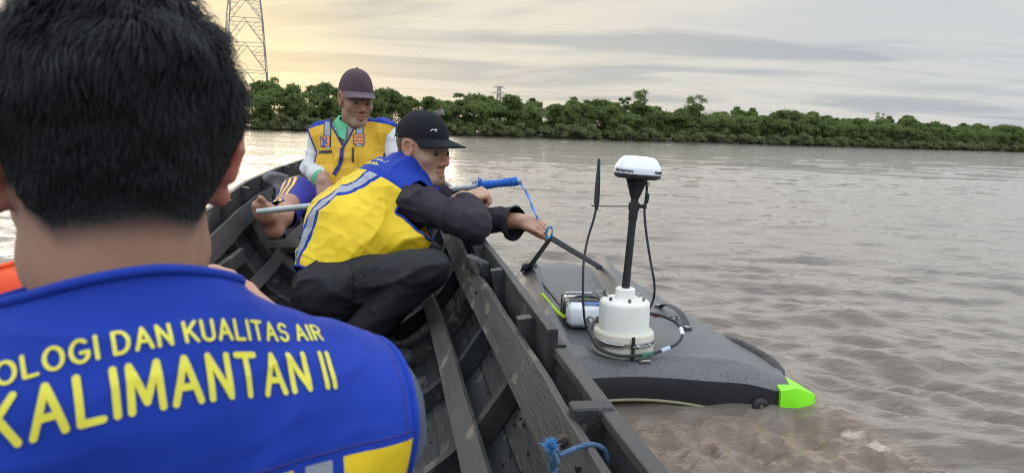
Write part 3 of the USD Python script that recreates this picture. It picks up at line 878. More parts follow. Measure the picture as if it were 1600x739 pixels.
ROPE_BLUE = M("blue_rope_fibre", (.10, .20, .34), (.035, .075, .13), rough=.75, scale=90, bump=.3, bscale=900)
BRIGHT_BLUE = M("bright_blue_twine", (.02, .17, .62), (.015, .10, .42), rough=.55, scale=120, bump=.3, bscale=900)
rb = thing("blue_rope", "dark blue laid rope knotted round the inner rail with frayed light blue end", "rope", bp(.9, .4, .35))
tq = .93


def onb(s, z, t=tq):
    return bp(t, s, z)


zi = ziw(.93)
obj("loop", rope([at(950, 722, d=1.0), at(944, 703, d=.99), at(930, 695, d=.98), at(915, 695, d=.965), at(900, 700, d=.95), at(886, 706, d=.94), at(874, 711, d=.935)], .0034, .011, n=180), ROPE_BLUE, rb)
kc = at(870, 713, d=.93)
obj("knot", rope([kc + BD * x * .009 + BN * y * .008 + UP * z_ * .010 for x, y, z_ in ((1, .2, .4), (.4, -.6, 1.2), (-.8, -.8, .9), (-1.2, -.3, -.2), (-.4, -.9, -1.1), (.7, -.7, -.9), (1.1, -.9, .2), (.2, -1.3, .9), (-.9, -1.2, .2), (-.6, -.9, -.8), (.3, -.6, -1.5))], .0034, .011, n=240), ROPE_BLUE, rb)
obj("tail", rope([kc + UP * -.015, kc - BD * .03 - UP * .045 - BN * .02, kc - BD * .06 - UP * .10 - BN * .035, kc - BD * .10 - UP * .17 - BN * .05], .0034, .011, n=150), ROPE_BLUE, rb)
obj("tail", rope([kc + BD * .012 - UP * .015, kc + BD * .004 - UP * .05 - BN * .012, kc - BD * .012 - UP * .10 - BN * .02, kc - BD * .02 - UP * .16 - BN * .02], .0032, .011, n=140), ROPE_BLUE, rb)
fr = []
r_ = np.random.default_rng(9)
e0 = kc + UP * .012 - BD * .008 - BN * .010
for _ in range(130):
    d = unit(np.array([0, 0, 1.0]) - BD * .25 + r_.normal(size=3) * .42)
    fr.append(tube(spline([e0, e0 + d * .007, e0 + d * .013 + r_.normal(size=3) * .003], 5), .0005, 3))
obj("frayed_end", cat(fr), M("frayed_blue", (.10, .33, .62), (.05, .2, .42), rough=.8), rb, smooth=False)

# ================================================================ the survey raft
GREY = M("raft_grey", (.118, .117, .117), (.080, .080, .080), rough=.52, rough2=.34, scale=9, bump=.45, bscale=420, bdist=.002,
         speck=((.042, .042, .043), 165, .57))
BLACKR = M("raft_black", (.014, .014, .015), (.009, .009, .010), rough=.55, scale=30, bump=.4, bscale=300, bdist=.002, speck=((.04, .04, .04), 120, .66))
LIME = M("lime_plastic", (.27, .88, .012), (.24, .80, .012), rough=.42, scale=12)
WHITE = M("white_plastic", (.74, .735, .68), (.67, .655, .58), rough=.42, scale=7, subsurface_weight=.15, subsurface_scale=.01)
CREAM = M("cream_plastic", (.70, .665, .55), (.60, .56, .44), rough=.42, scale=9)
PAINTW = M("white_shell", (.80, .81, .82), (.74, .76, .78), rough=.30, scale=5)
BLACKP = M("black_plastic", (.018, .018, .020), (.012, .012, .013), rough=.42, scale=20)
RUBBER = M("black_rubber", (.014, .014, .016), (.022, .022, .024), rough=.50, scale=40)
CHROME = M("steel_bright", (.52, .52, .50), (.36, .36, .35), rough=.24, metallic=1.0, scale=60)
raft = thing("survey_raft", "grey flat survey raft with lime green corner towed beside the boat", "raft", R0)
wA = [-.26, -.17, -.09, 0.0, .24, .50, .75, .95, 1.08, 1.16, 1.205]
wW = [.435, .448, .470, .462, .400, .338, .284, .236, .190, .128, .05]


def raft_z(a, b, w):
    """Height of the deck."""
    z = .136 + .078 * np.clip(a, -.05, 1.3) + .030 * sstep(.5, 1.2, a)
    slope_edge = -.045 - .125 * (b / .42) ** 2 - .015 * np.cos(b * 9)
    z = z - .068 * sstep(0, -.155, a - slope_edge)                     # stern ramp
    ch = sstep(.150, .112, np.abs(b + .015)) * sstep(.02, .09, a)
    z = z - .040 * ch                                                # channel along the middle
    ch2 = sstep(.06, .045, np.abs(np.abs(b) - .235)) * sstep(.28, .36, a) * sstep(1.08, .95, a)
    z = z - .010 * ch2
    z = z + .024 * np.exp(-((np.abs(b + .015) - .170) / .020) ** 2) * sstep(.15, .4, a)
    disk = sstep(.115, .098, np.hypot(a, b * 1.0))
    z = np.where(disk > 0, z * (1 - disk) + disk * .124, z)            # flat seat of the sensor
    z = z - .034 * sstep(.62, 1.0, np.abs(b) / np.maximum(w, .02)) ** 1.5 - .03 * sstep(1.02, 1.20, a)
    return z


na, nb = 190, 111
aa = np.linspace(-.215, 1.203, na); ee = np.linspace(-1, 1, nb)
A, E = np.meshgrid(aa, ee, indexing="ij")
Wd = np.interp(A, wA, wW)
Bq = E * Wd
stern_cut = -.222 + .075 * (1 - (Bq / .40) ** 2) * (np.abs(Bq) < .40)
A2 = np.where(A < .1, .1 + (A - .1) * (.1 - stern_cut) / (.1 + .215), A)
Z = raft_z(A2, Bq, Wd)
topv = rp(A2, Bq, Z)
botv = rp(A2, Bq * np.where(np.abs(E) > .99, .985, 1), np.full_like(Z, -.07) + .04 * sstep(.9, 1.2, A2))
ftop = grid_faces(na, nb)
m = trimesh.Trimesh(topv.reshape(-1, 3), ftop, process=False)
if m.face_normals[:, 2].mean() < 0:
    m.invert()
side = []
idx = lambda i, j: i * nb + j
loop = [(i, 0) for i in range(na)] + [(na - 1, j) for j in range(1, nb)] + [(i, nb - 1) for i in range(na - 2, -1, -1)]
lt = np.array([topv[i, j] for i, j in loop]); lb_ = np.array([botv[i, j] for i, j in loop])
sm_ = trimesh.Trimesh(np.vstack([lt, lt * .3 + lb_ * .7, lb_]), grid_faces(3, len(loop)), process=False)
sm_.fix_normals()
cen = sm_.vertices.mean(0)
if np.sum((sm_.triangles_center - cen)[:, :2] * sm_.face_normals[:, :2]) < 0:
    sm_.invert()
obj("deck", m, GREY, raft, smooth=40)
obj("side_skin", sm_, BLACKR, raft, smooth=40)
# black stern face, arched along its foot over the tunnel
sb = np.linspace(-.432, .432, 70)
scut = -.222 + .075 * (1 - (sb / .40) ** 2) * (np.abs(sb) < .40)
ztop = raft_z(scut, sb, np.full_like(sb, .45)) + .0015
zbot = np.where(np.abs(sb) < .33, .040 * (1 - (sb / .33) ** 2) - .018, -.07) + 0.0
vb = np.concatenate([rp(scut - .006, sb, ztop), rp(scut - .012, sb, ztop * .6 + zbot * .4), rp(scut - .004, sb, zbot), rp(scut + .05, sb, zbot + .002)])
mst = trimesh.Trimesh(vb, grid_faces(4, 70), process=False)
if (mst.face_normals @ -RD).mean() < 0:
    mst.invert()
obj("stern_face", mst, BLACKR, raft, smooth=40)
q = np.abs(sb) < .33
obj("tunnel_lip", tube(rp(scut[q] - .010, sb[q], zbot[q] + .004), .0045, 8), M("lip_beige", (.30, .27, .16), rough=.5), raft)
for sg in (1, -1):
    fr_ = [(-.243, .405, .082), (-.236, .456, .088), (-.232, .512, .068), (-.232, .516, .0), (-.236, .512, -.06), (-.246, .405, -.06), (-.249, .430, .045), (-.247, .490, .030), (-.246, .485, -.05)]
    c = fr_ + [(-.150, .418, .092), (-.150, .468, .090), (-.130, .510, .066), (-.120, .512, -.06), (-.135, .41, -.06)]
    obj("corner_cap", hullpts([rp(a_, sg * b_, z_) for a_, b_, z_ in c]), LIME, raft, smooth=15, label="lime green corner cap of the raft" if sg > 0 else None)
    ra = np.linspace(.245, -.120, 26); rw = np.interp(ra, wA, wW)
    rz = raft_z(ra, sg * rw, rw)
    obj("bumper_rail", tube(rp(ra, sg * (rw + .012 * np.sin(np.linspace(0, np.pi, 26))), rz + .006 * np.sin(np.linspace(0, np.pi, 26)) - .01), np.interp(np.arange(26), [0, 6, 20, 25], [.004, .016, .018, .010]), 10), RUBBER, raft)
    for a_ in (.13, -.0):
        obj("rail_screw", tube([rp(a_, sg * (np.interp(a_, wA, wW) + .006), float(raft_z(np.array(a_), np.array(.4), np.array(.4))) + .010 + x) for x in (0, .006)], .0035, 8), CHROME, raft)
cp = rp(-.233, .350, .034)
obj("stern_light", lathe([(.024, 0), (.024, .006), (.019, .010), (.012, .011), (.012, .006), (.008, .013), (0, .014)], cp, -RD, 24), BLACKP, raft)
obj("light_lens", lathe([(.0085, 0), (.007, .004), (0, .006)], cp - RD * .0105, -RD, 16), M("lens_dark", (.08, .075, .06), rough=.08), raft)

# sensor housing on the raft
h0 = rp(0.0, 0.0, .126)
HS = 1.17
HP = lambda pr: [(x * HS, y * HS) for x, y in pr]
hs = obj("sensor_housing", lathe(HP([(0, 0.0), (.077, 0.0), (.079, .004), (.079, .028), (.0775, .030), (.0775, .034), (.079, .036), (.079, .054), (.075, .060), (.067, .063), (.0665, .070), (.0660, .128), (.064, .136), (.058, .141), (.050, .142), (.046, .141), (.042, .142), (.030, .1425), (.0265, .147), (.0255, .168), (.022, .171), (0, .171)]), h0, UP, 64), WHITE, raft, smooth=40)
obj("collar", lathe(HP([(.0795, .004), (.0805, .006), (.0805, .054), (.076, .061), (.068, .0635)]), h0, UP, 64), CREAM, hs, smooth=40)
toC = unit(np.array([-h0[0], -h0[1], 0])); sdC = np.cross(UP, toC)


def ring_arc(z, r, a0, a1, n=24):
    ang = np.linspace(a0, a1, n)
    return np.array([h0 + HS * UP * z + HS * r * (math.cos(x) * toC + math.sin(x) * sdC) for x in ang])


cb = obj("clamp_band", board(ring_arc(.037, .0825, -2.6, 2.6, 60), .0025, UP, .013), CHROME, hs)
obj("clamp_lever", board(ring_arc(.036, .0865, -1.05, .05, 24), .004, UP, np.interp(np.arange(24), [0, 3, 9, 12, 23], [.016, .019, .018, .010, .011])), CHROME, cb)
obj("clamp_screw", cat([tube(ring_arc(.036, .088, .30, .95, 8), .0022, 8), lathe([(0, 0), (.0065, 0), (.0065, .008), (0, .008)], ring_arc(.036, .088, .42, .43, 2)[0], sdC, 12), lathe([(0, 0), (.005, 0), (.005, .006), (0, .006)], ring_arc(.036, .088, .85, .86, 2)[0], sdC, 12)]), CHROME, cb)
obj("clamp_hinge", cat([tube([ring_arc(z, .086, .30, .31, 2)[0] for z in (-.001, .03, .060)], .0032, 8), tube([ring_arc(z, .086, .34, .35, 2)[0] for z in (-.001, .03, .060)], .0032, 8)]), BLACKP, cb)
for k in range(6):
    ang = k * 2 * np.pi / 6 + .25
    c = h0 + HS * (UP * .140) + HS * .050 * (math.cos(ang) * toC + math.sin(ang) * sdC)
    obj("bolt", lathe([(0, 0), (.0055, 0), (.0055, .012), (.0045, .013), (.0025, .013), (.002, .010), (0, .010)], c, UP, 12), CHROME, hs)

# mast with satellite antenna
lean = unit(np.array([.050, .0, 1.0]))
m0 = h0 + UP * .193
zm = .338
mast = obj("mast", cat([lathe([(0, 0), (.0125, 0), (.0125, .055), (.0118, .056), (.0118, zm), (0, zm)], m0, lean, 20), lathe([(.0122, 0), (.014, .004), (.014, .03), (.0122, .034)], m0 + lean * .215, lean, 20)]), BLACKP, raft)
mt = m0 + lean * zm
obj("antenna_neck", lathe([(.0125, -.055), (.015, -.05), (.030, -.006), (.034, .004), (.034, .010), (0, .010)], mt, lean, 32), BLACKP, mast)
ad = obj("antenna_base", lathe([(.0, .004), (.058, .004), (.069, .009), (.0705, .013), (.0705, .019), (.066, .021), (0, .021)], mt, lean, 56), BLACKP, mast)
obj("antenna_dome", lathe([(.0695, .018), (.0708, .022), (.0705, .034), (.069, .0385), (.058, .058), (.050, .066), (.043, .0695), (.025, .0715), (0, .072)], mt, lean, 64), PAINTW, mast)


def wrap_text(s, height, c, axis, radius, a_mid, z, mat, parent, name, ref, depth=.0008, sx=1.0, bold=True):
    """Lettering bent round a cylinder."""
    tm = meshkit.text_mesh(s, height, .0006, bold)
    for _ in range(1):
        tm = trimesh.Trimesh(*trimesh.remesh.subdivide_to_size(tm.vertices, tm.faces, height * .8), process=False)
    v = tm.vertices.copy(); x = (v[:, 0] - v[:, 0].mean()) * sx
    w = unit(axis); e0_ = unit(ref - (ref @ w) * w); e1_ = np.cross(w, e0_)
    ang = a_mid + x / radius
    rr = radius + v[:, 2]
    tm.vertices = c + w * (z + v[:, 1])[:, None] + rr[:, None] * (np.cos(ang)[:, None] * e0_ + np.sin(ang)[:, None] * e1_)
    tm.fix_normals()
    obj(name, tm, mat, parent, smooth=False)


INK = M("black_print", (.012, .012, .014), rough=.5)
toA = unit(np.array([-mt[0], -mt[1], 0]))
wrap_text("Hemisphere", .0088, mt, lean, .0712, -.62, .0238, INK, mast, "lettering", toA)
wrap_text("Hemisphere", .0088, mt, lean, .0712, 1.28, .0238, INK, mast, "lettering", toA)
br = at(985, 322, d=(m0 + lean * .25 - CAM) @ cam_f)
wl = at(932, 322, d=(m0 + lean * .25 - CAM) @ cam_f); w_top = at(936, 248, d=(m0 + lean * .25 - CAM) @ cam_f)
mclamp = m0 + lean * float((br - m0) @ lean)
obj("bracket", cat([board(spline([at(924, 320, d=(wl - CAM) @ cam_f), wl, mclamp + cam_r * .01], 10), .003, cam_f, .012), lathe([(.0125, -.012), (.017, -.011), (.017, .011), (.0125, .012)], mclamp, lean, 20), tube([mclamp, mclamp + cam_r * .03], .006, 8), lathe([(0, 0), (.007, 0), (.008, .003), (.008, .009), (0, .011)], mclamp + cam_r * .028, cam_r, 10)]), BLACKP, mast)
wd = unit(w_top - wl)
LW = float(np.linalg.norm(w_top - wl))
obj("whip_antenna", lathe([(0, -.012), (.0055, -.012), (.0060, 0), (.0085, .012), (.0085, .045), (.0075, .07), (.0042, LW - .004), (.0025, LW), (0, LW)], wl, wd, 16), BLACKP, mast)


def cable(pix_pts, r, mat, parent, name="cable", n=60, flat=1.0):
    return obj(name, tube(spline([at(u, v, d=d) for u, v, d in pix_pts], n), r, 8, flat), mat, parent)


dM = float((h0 - CAM) @ cam_f)
dA = float((mt - CAM) @ cam_f)
cable([(931, 328, dA), (927, 345, dA), (918, 375, dA), (912, 410, dA - .02), (911, 450, dA - .03), (912, 485, dA - .03), (916, 510, dM - .04), (926, 528, dM - .07)], .0036, RUBBER, raft)
cable([(1011, 285, dA), (1010, 305, dA), (1007, 330, dA), (1010, 365, dA), (1016, 405, dA), (1022, 440, dA), (1022, 462, dM + .06), (1016, 480, dM + .08), (1006, 491, dM + .07)], .0038, RUBBER, raft)
obj("connector", cat([lathe([(0, 0), (.006, 0), (.006, .012), (0, .012)], at(1012, 291, d=dA), lean, 12)]), CHROME, mast)
obj("connector_boot", lathe([(0, 0), (.0045, 0), (.0068, .012), (.0068, .030), (0, .031)], at(1010, 318, d=dA), lean, 12), BLACKP, mast)
loop_px = [(1004, 489, dM + .10), (1030, 492, dM + .08), (1055, 503, dM + .06), (1066, 520, dM + .01), (1058, 536, dM - .03), (1030, 549, dM - .075), (1000, 555, dM - .10), (965, 555, dM - .115), (938, 545, dM - .10), (925, 528, dM - .07), (922, 513, dM - .02), (929, 502, dM + .04), (945, 499, dM + .07)]
lp = spline([at(*x[:2], d=x[2]) for x in loop_px], 140)
for i in range(len(lp)):                                  # keep the cable on top of the deck
    a_, b_ = (lp[i] - R0) @ RD, (lp[i] - R0) @ RN
    lp[i][2] = max(lp[i][2], float(raft_z(np.array(a_), np.array(b_), np.interp(a_, wA, wW))) + .006)
cb2 = obj("coiled_cable", tube(lp, .0050, 10), RUBBER, raft)
for (i0, i1, mt_, nm) in ((30, 38, PAINTW, "white_tape"), (52, 58, M("blue_white_tape", (.55, .66, .78), rough=.5), "label_tape"), (62, 70, M("green_tape", (.03, .17, .09), rough=.5), "green_tape")):
    obj(nm, tube(lp[i0:i1], .0062, 10), mt_, cb2)

# communications box with straps
bx0 = rp(.375, -.060, .150)
bex, bey, bez = unit(RN + RD * -.05), unit(RD + RN * .05), UP
cbx = obj("equipment_box", block(bx0 + UP * .018, bex, bey, bez, (.066, .118, .042), .020), PAINTW, raft, smooth=60)


def strap_over(yy, wdt, mat, name):
    prof = [(-.069, -.030), (-.069, .02), (-.066, .038), (-.054, .0455), (0, .0470), (.054, .0455), (.066, .038), (.069, .02), (.069, -.030)]
    pts = spline([bx0 + UP * .018 + bex * x + bez * z_ + bey * yy for x, z_ in prof], 36)
    return obj(name, board(pts, .003, bey, wdt), mat, cbx)


strap_over(-.020, .020, BLACKP, "strap"); strap_over(-.062, .020, BLACKP, "strap"); strap_over(.05, .018, BLACKP, "strap")
obj("box_label", block(bx0 + bex * .022 + UP * .0604 - bey * .092, bex, bey, bez, (.036, .014, .0006), .0002), M("label_blue", (.03, .16, .52), rough=.4), cbx)
obj("green_led", block(bx0 + bex * .0 + UP * .0665 - bey * .045, bex, bey, bez, (.018, .003, .001), .0004), M("led_green", (.10, .40, .10), rough=.4), cbx)
for k, (dx, mtc) in enumerate(((.012, CHROME), (.044, BLACKP))):
    c = bx0 + bex * dx - bey * .118 + UP * .012
    obj("socket", cat([lathe([(0, 0), (.012, 0), (.012, .006), (.009, .007), (.009, .022), (.006, .026), (.006, .045), (0, .046)], c, -bey - UP * .15, 16)]), mtc, cbx)
obj("cable", tube(spline([bx0 + bex * .012 - bey * .16 + UP * .005, bx0 + bex * .02 - bey * .20 - UP * .01, bx0 + bex * .04 - bey * .235 - UP * .008], 12), .005, 8), RUBBER, raft)
obj("cable", tube(spline([bx0 + bex * .044 - bey * .16 + UP * .005, bx0 + bex * .05 - bey * .19 - UP * .005, bx0 + bex * .06 - bey * .225], 12), .005, 8), RUBBER, raft)
obj("cable", tube(spline([bx0 - bex * .03 - bey * .02 + UP * .066, bx0 + bex * .02 - bey * .03 + UP * .073, bx0 + bex * .06 - bey * .05 + UP * .06, h0 - RN * .05 + RD * .08 + UP * .08], 20), .0045, 8), RUBBER, raft)
obj("latch", cat([lathe([(0, 0), (.004, 0), (.004, .02), (0, .02)], h0 - RN * .053 + RD * .053 + UP * .164, UP + RN * .3, 8), block(h0 - RN * .068 + RD * .058 + UP * .174, RN, RD, UP, (.014, .004, .004), .001)]), CHROME, hs)

# deck handle on the right
ha, hb2 = at(1029, 484, z=.15), at(1073, 514, z=.15)
off = UP * .022
for x in (ha, hb2):
    a_, b_ = (x - R0) @ RD, (x - R0) @ RN
    x[2] = float(raft_z(np.array(a_), np.array(b_), np.interp(a_, wA, wW))) + .003
hd = obj("handle", board(spline([ha, ha + (hb2 - ha) * .2 + off + RN * .012, ha + (hb2 - ha) * .55 + off * 1.2 + RN * .016, ha + (hb2 - ha) * .85 + off * .6 + RN * .010, hb2], 30), .006, np.cross(unit(hb2 - ha), UP), .022), RUBBER, raft)
for x in (ha, hb2):
    obj("handle_washer", lathe([(0, 0), (.011, 0), (.011, .003), (.006, .005), (0, .0055)], x + UP * .004, UP, 20), CHROME, hd)
    obj("handle_pad", lathe([(0, 0), (.018, 0), (.016, .005), (0, .006)], x - UP * .002, UP, 20), RUBBER, hd)

# lashings on the deck
DKR = M("dark_red_clip", (.13, .018, .025), rough=.45)
YG = usdkit.material(stage, "/World/Looks/yellow_green_cord", {"g": ("geometry", {}), "n": ("noise_texture", {"scale": 260.0, "detail": 2.0}), "r": ("rgb_ramp", {"ramp": [(0, (.10, .25, .02)), (.45, (.42, .62, .02)), (.6, (.62, .80, .04)), (1, (.72, .85, .10))]}), "p": ("principled_bsdf", {"roughness": .7})},
                     [("g.position", "n.vector"), ("n.fac", "r.fac"), ("r.color", "p.base_color")], surface="p.BSDF")
kL, kR = at(826, 419, z=.225), at(943, 421, z=.205)
for kk, nm in ((kL, "L"), (kR, "R")):
    r_ = np.random.default_rng(4 if nm == "L" else 6)
    pts = [kk + np.array([math.cos(x * 2.3) * .026, math.sin(x * 2.9) * .022, .016 * math.sin(x * 1.7)]) + r_.normal(size=3) * .004 for x in range(14)]
    kn = obj("strap_knot", tube(spline(pts, 110), .0095, 8, .55), RUBBER, raft)
    obj("red_clip", block(kk + RN * (.010 if nm == "R" else -.02) + UP * .008, RD, RN, UP, (.009, .010, .008), .003), DKR, kn)
c1 = at(893, 500, z=.150)
obj("lashing", tube(spline([kL, (kL + c1) / 2 + UP * .004, c1], 20), .0042, 8), RUBBER, raft)
obj("red_clip", block(at(889, 497, z=.155), unit(RD + RN), unit(RN - RD), UP, (.016, .009, .008), .003), DKR, raft)
for k in (0, 1):
    obj("lashing", tube(spline([c1 + RD * .012 * k, at(925, 499 + 3 * k, z=.148), at(955, 499 + 3 * k, z=.150)], 12), .0035, 8), RUBBER, raft)
e_ = at(978, 458, z=.165)
for k in (-1, 1):
    obj("lashing", tube(spline([kR + RN * .008 * k, (kR + e_) / 2 + RN * .007 * k + UP * .006, e_ + RN * .006 * k], 14), .0038, 8), RUBBER, raft)
obj("yellow_cord", rope([at(846, 459, z=.205), at(860, 474, z=.180), at(872, 488, z=.165), at(884, 496, z=.155)], .0062, .018, n=70), YG, raft)
rc = at(1020, 493, z=.160)
obj("red_clip", block(rc, RN, RD, UP, (.020, .010, .009), .003), DKR, raft)
obj("yellow_cord", rope([rc + RN * .022, rc + RN * .034 - RD * .01, rc + RN * .042 - RD * .02], .0055, .016, n=24), YG, raft)
obj("shackle", tube(spline([rc + RN * .04 - RD * .02, rc + RN * .07 - RD * .012, rc + RN * .085 - RD * .03, rc + RN * .07 - RD * .045, rc + RN * .04 - RD * .035], 24), .0028, 8), CHROME, raft)
for (u, v) in ((1000, 566), (985, 560)):
    g = at(u, v, z=.122)
    obj("deck_fitting", cat([lathe([(0, 0), (.006, 0), (.006, .008), (0, .009)], g, UP, 10), lathe([(0, 0), (.005, 0), (.005, .03), (0, .03)], g + UP * .004, RN, 10)]), CHROME, raft)

# ================================================================ tow gear: carabiner, straps, pole, twine
hd_c = at(858, 361, d=2.62)
CARB = M("carabiner_blue", (.03, .28, .55), (.02, .2, .42), rough=.25, metallic=.9)
cr = thing("carabiner", "small blue and silver carabiner in the crouching man's outstretched fingers", "carabiner", hd_c)
ring = [hd_c + cam_r * (.011 * math.cos(x)) + cam_u * (.020 * math.sin(x)) - cam_u * .006 + cam_r * .004 * math.sin(x) for x in np.linspace(0, 2 * np.pi, 30)]
obj("body", tube(ring[4:], .0034, 8), CARB, cr); obj("gate", tube(ring[:6], .0030, 8), CHROME, cr)
STRAPG = M("grey_webbing", (.16, .16, .155), (.10, .10, .10), rough=.75, scale=80, bump=.4, bscale=700)
STRAPD = M("dark_webbing", (.040, .040, .045), (.025, .025, .028), rough=.7, scale=80, bump=.4, bscale=700)
bs = hd_c - cam_u * .024 + cam_r * .006
obj("bridle_strap", board(spline([bs, kL], 24), .004, cam_r + .3 * cam_f, np.linspace(.020, .026, 24)), STRAPG, label="flat grey strap from the carabiner down to the left knot on the raft", cat="strap")
obj("bridle_strap", board(spline([bs, kR], 24), .008, cam_u, .021), STRAPD, label="thick dark strap from the carabiner to the right knot on the raft", cat="strap")
pe, p0 = at(812, 283, d=2.80), at(402, 331, d=2.92)
pl = thing("boat_hook_pole", "long grey pole reaching behind the crouching man with bright blue cord wound round its end", "pole", p0)
POLE = M("pole_grey", (.42, .45, .44), (.33, .36, .35), rough=.38, scale=8, metallic=.35)
obj("shaft", tube(spline([p0, (p0 + pe) / 2 - UP * .004, pe], 30), .0118, 16), POLE, pl)
pdv = unit(pe - p0)
wa = unit(np.cross(pdv, UP)); wb_ = np.cross(wa, pdv)
th_ = np.linspace(0, 2 * np.pi * 22, 900)
s_ = np.linspace(.148, .006, 900)
rad = .0132 + .0014 * np.sin(s_ * 60) + .001 * np.sin(th_ * .37)
obj("cord_winding", tube(pe - pdv * s_[:, None] + rad[:, None] * (np.cos(th_)[:, None] * wa + np.sin(th_)[:, None] * wb_), .0034, 6), BRIGHT_BLUE, pl)
r_ = np.random.default_rng(2)
tuft = []
c0 = pe - pdv * .150
for _ in range(26):
    d = unit(r_.normal(size=3) + np.array([-.2, 0, .4])); e2 = c0 + d * r_.uniform(.016, .034)
    tuft.append(tube(spline([c0 + r_.normal(size=3) * .006, c0 + d * .014 + r_.normal(size=3) * .006, e2, e2 + r_.normal(size=3) * .008], 8), .0019, 5))
obj("cord_tuft", cat(tuft), BRIGHT_BLUE, pl)
obj("end_cap", lathe([(0, 0), (.0135, 0), (.0135, .012), (0, .012)], pe - pdv * .004, pdv, 16), POLE, pl)
LB_T = M("light_blue_twine", (.10, .24, .66), (.06, .15, .48), rough=.6, scale=200)
tw0, tw1 = pe + pdv * .002 - UP * .008, at(840, 342, d=2.66)
tp = spline([tw0, (tw0 * .65 + tw1 * .35) + cam_r * .006, (tw0 * .3 + tw1 * .7) + cam_r * .001, tw1], 50)
obj("blue_twine", board(tp, .0025, np.array([cam_r * math.cos(x) + cam_f * math.sin(x) for x in np.linspace(0, 9, 50)]), .010), LB_T, label="twisted light blue twine hanging from the pole's end to the man's hand", cat="twine")

# orange padded float at the left edge
ORANGE = M("orange_fabric", (.86, .085, .006), (.75, .06, .005), rough=.55, scale=9, bump=.2, bscale=90)
ob = at(-18, 455, d=.80)
lj = thing("life_vest", "bright orange padded life vest with dark seam at the far left edge", "life vest", ob)
pts = [at(u, v, d=d) for u, v, d in ((-190, 520, .75), (-90, 458, .78), (-40, 437, .80), (0, 424, .82), (26, 417, .84), (60, 415, .86), (110, 425, .86))]
sp = spline(pts, 60)
obj("padded_panel", tube(sp - UP * .026, .022, 18, 1.35), ORANGE, lj)
obj("seam", tube(sp + UP * .0035 - cam_f * .006, .0014, 8), BLACKP, lj)
obj("edge_piping", tube(sp + UP * .0048 - cam_f * .001, .0030, 8), ORANGE, lj)
obj("lower_panel", tube(sp - UP * .066 + cam_f * .01, .022, 18, 1.35), ORANGE, lj)

# ================================================================ people: implicit surfaces
def smin(a, b, k):
    h = np.clip(.5 + .5 * (b - a) / k, 0, 1)
    return b + (a - b) * h - k * h * (1 - h)


def cone(a, b, ra, rb, k=.02, op="+", W=None, sw=1.0):
    """A tapering limb from a to b; W, sw widen it along one direction."""
    a, b = np.asarray(a, float), np.asarray(b, float)

    def f(P):
        A, B, Q = a.astype(P.dtype), b.astype(P.dtype), P
        if W is not None:
            w = unit(W).astype(P.dtype); g = np.float32(1 / sw - 1)
            Q = P + (P @ w)[:, None] * g * w; A = a + (a @ w) * g * w; B = b + (b @ w) * g * w
        ab = B - A; L = max(ab @ ab, 1e-9)
        t = np.clip(((Q - A) @ ab) / L, 0, 1)
        Q = Q - A; Q -= t[:, None] * ab
        return np.sqrt(np.einsum("ij,ij->i", Q, Q)) - (ra + (rb - ra) * t)
    return op, f, k


def ball(c, r, k=.02, op="+"):
    return cone(c, c, r, r, k, op)


def ell(c, r, R=None, k=.02, op="+"):
    """Ellipsoid; the rows of R are its axes."""
    c, r = np.asarray(c, float), np.asarray(r, float)

    def f(P):
        q = P - c.astype(P.dtype)
        if R is not None:
            q = q @ np.asarray(R).T.astype(P.dtype)
        k0 = np.linalg.norm(q / r, axis=1); k1 = np.linalg.norm(q / r ** 2, axis=1) + 1e-9
        return k0 * (k0 - 1) / k1
    return op, f, k


def field(pr, P, grow=0.0):
    d = None
    for op, f, k in pr:
        e = f(P) - (grow if op == "+" else -grow)
        if d is None:
            d = e
        elif op == "+":
            d = smin(d, e, k)
        else:
            d = -smin(-d, e, k)
    return d


def soften(m, n):
    """Taubin smoothing over the edges."""
    e = np.unique(np.sort(m.edges, 1), axis=0)
    nv = len(m.vertices)
    a = sparse.coo_matrix((np.ones(2 * len(e)), (np.r_[e[:, 0], e[:, 1]], np.r_[e[:, 1], e[:, 0]])), (nv, nv)).tocsr()
    dg = np.maximum(np.asarray(a.sum(1)).ravel(), 1)
    v = np.array(m.vertices)
    for _ in range(n):
        for s in (.5, -.52):
            v = v + s * (a @ v / dg[:, None] - v)
    m.vertices = v
    return m


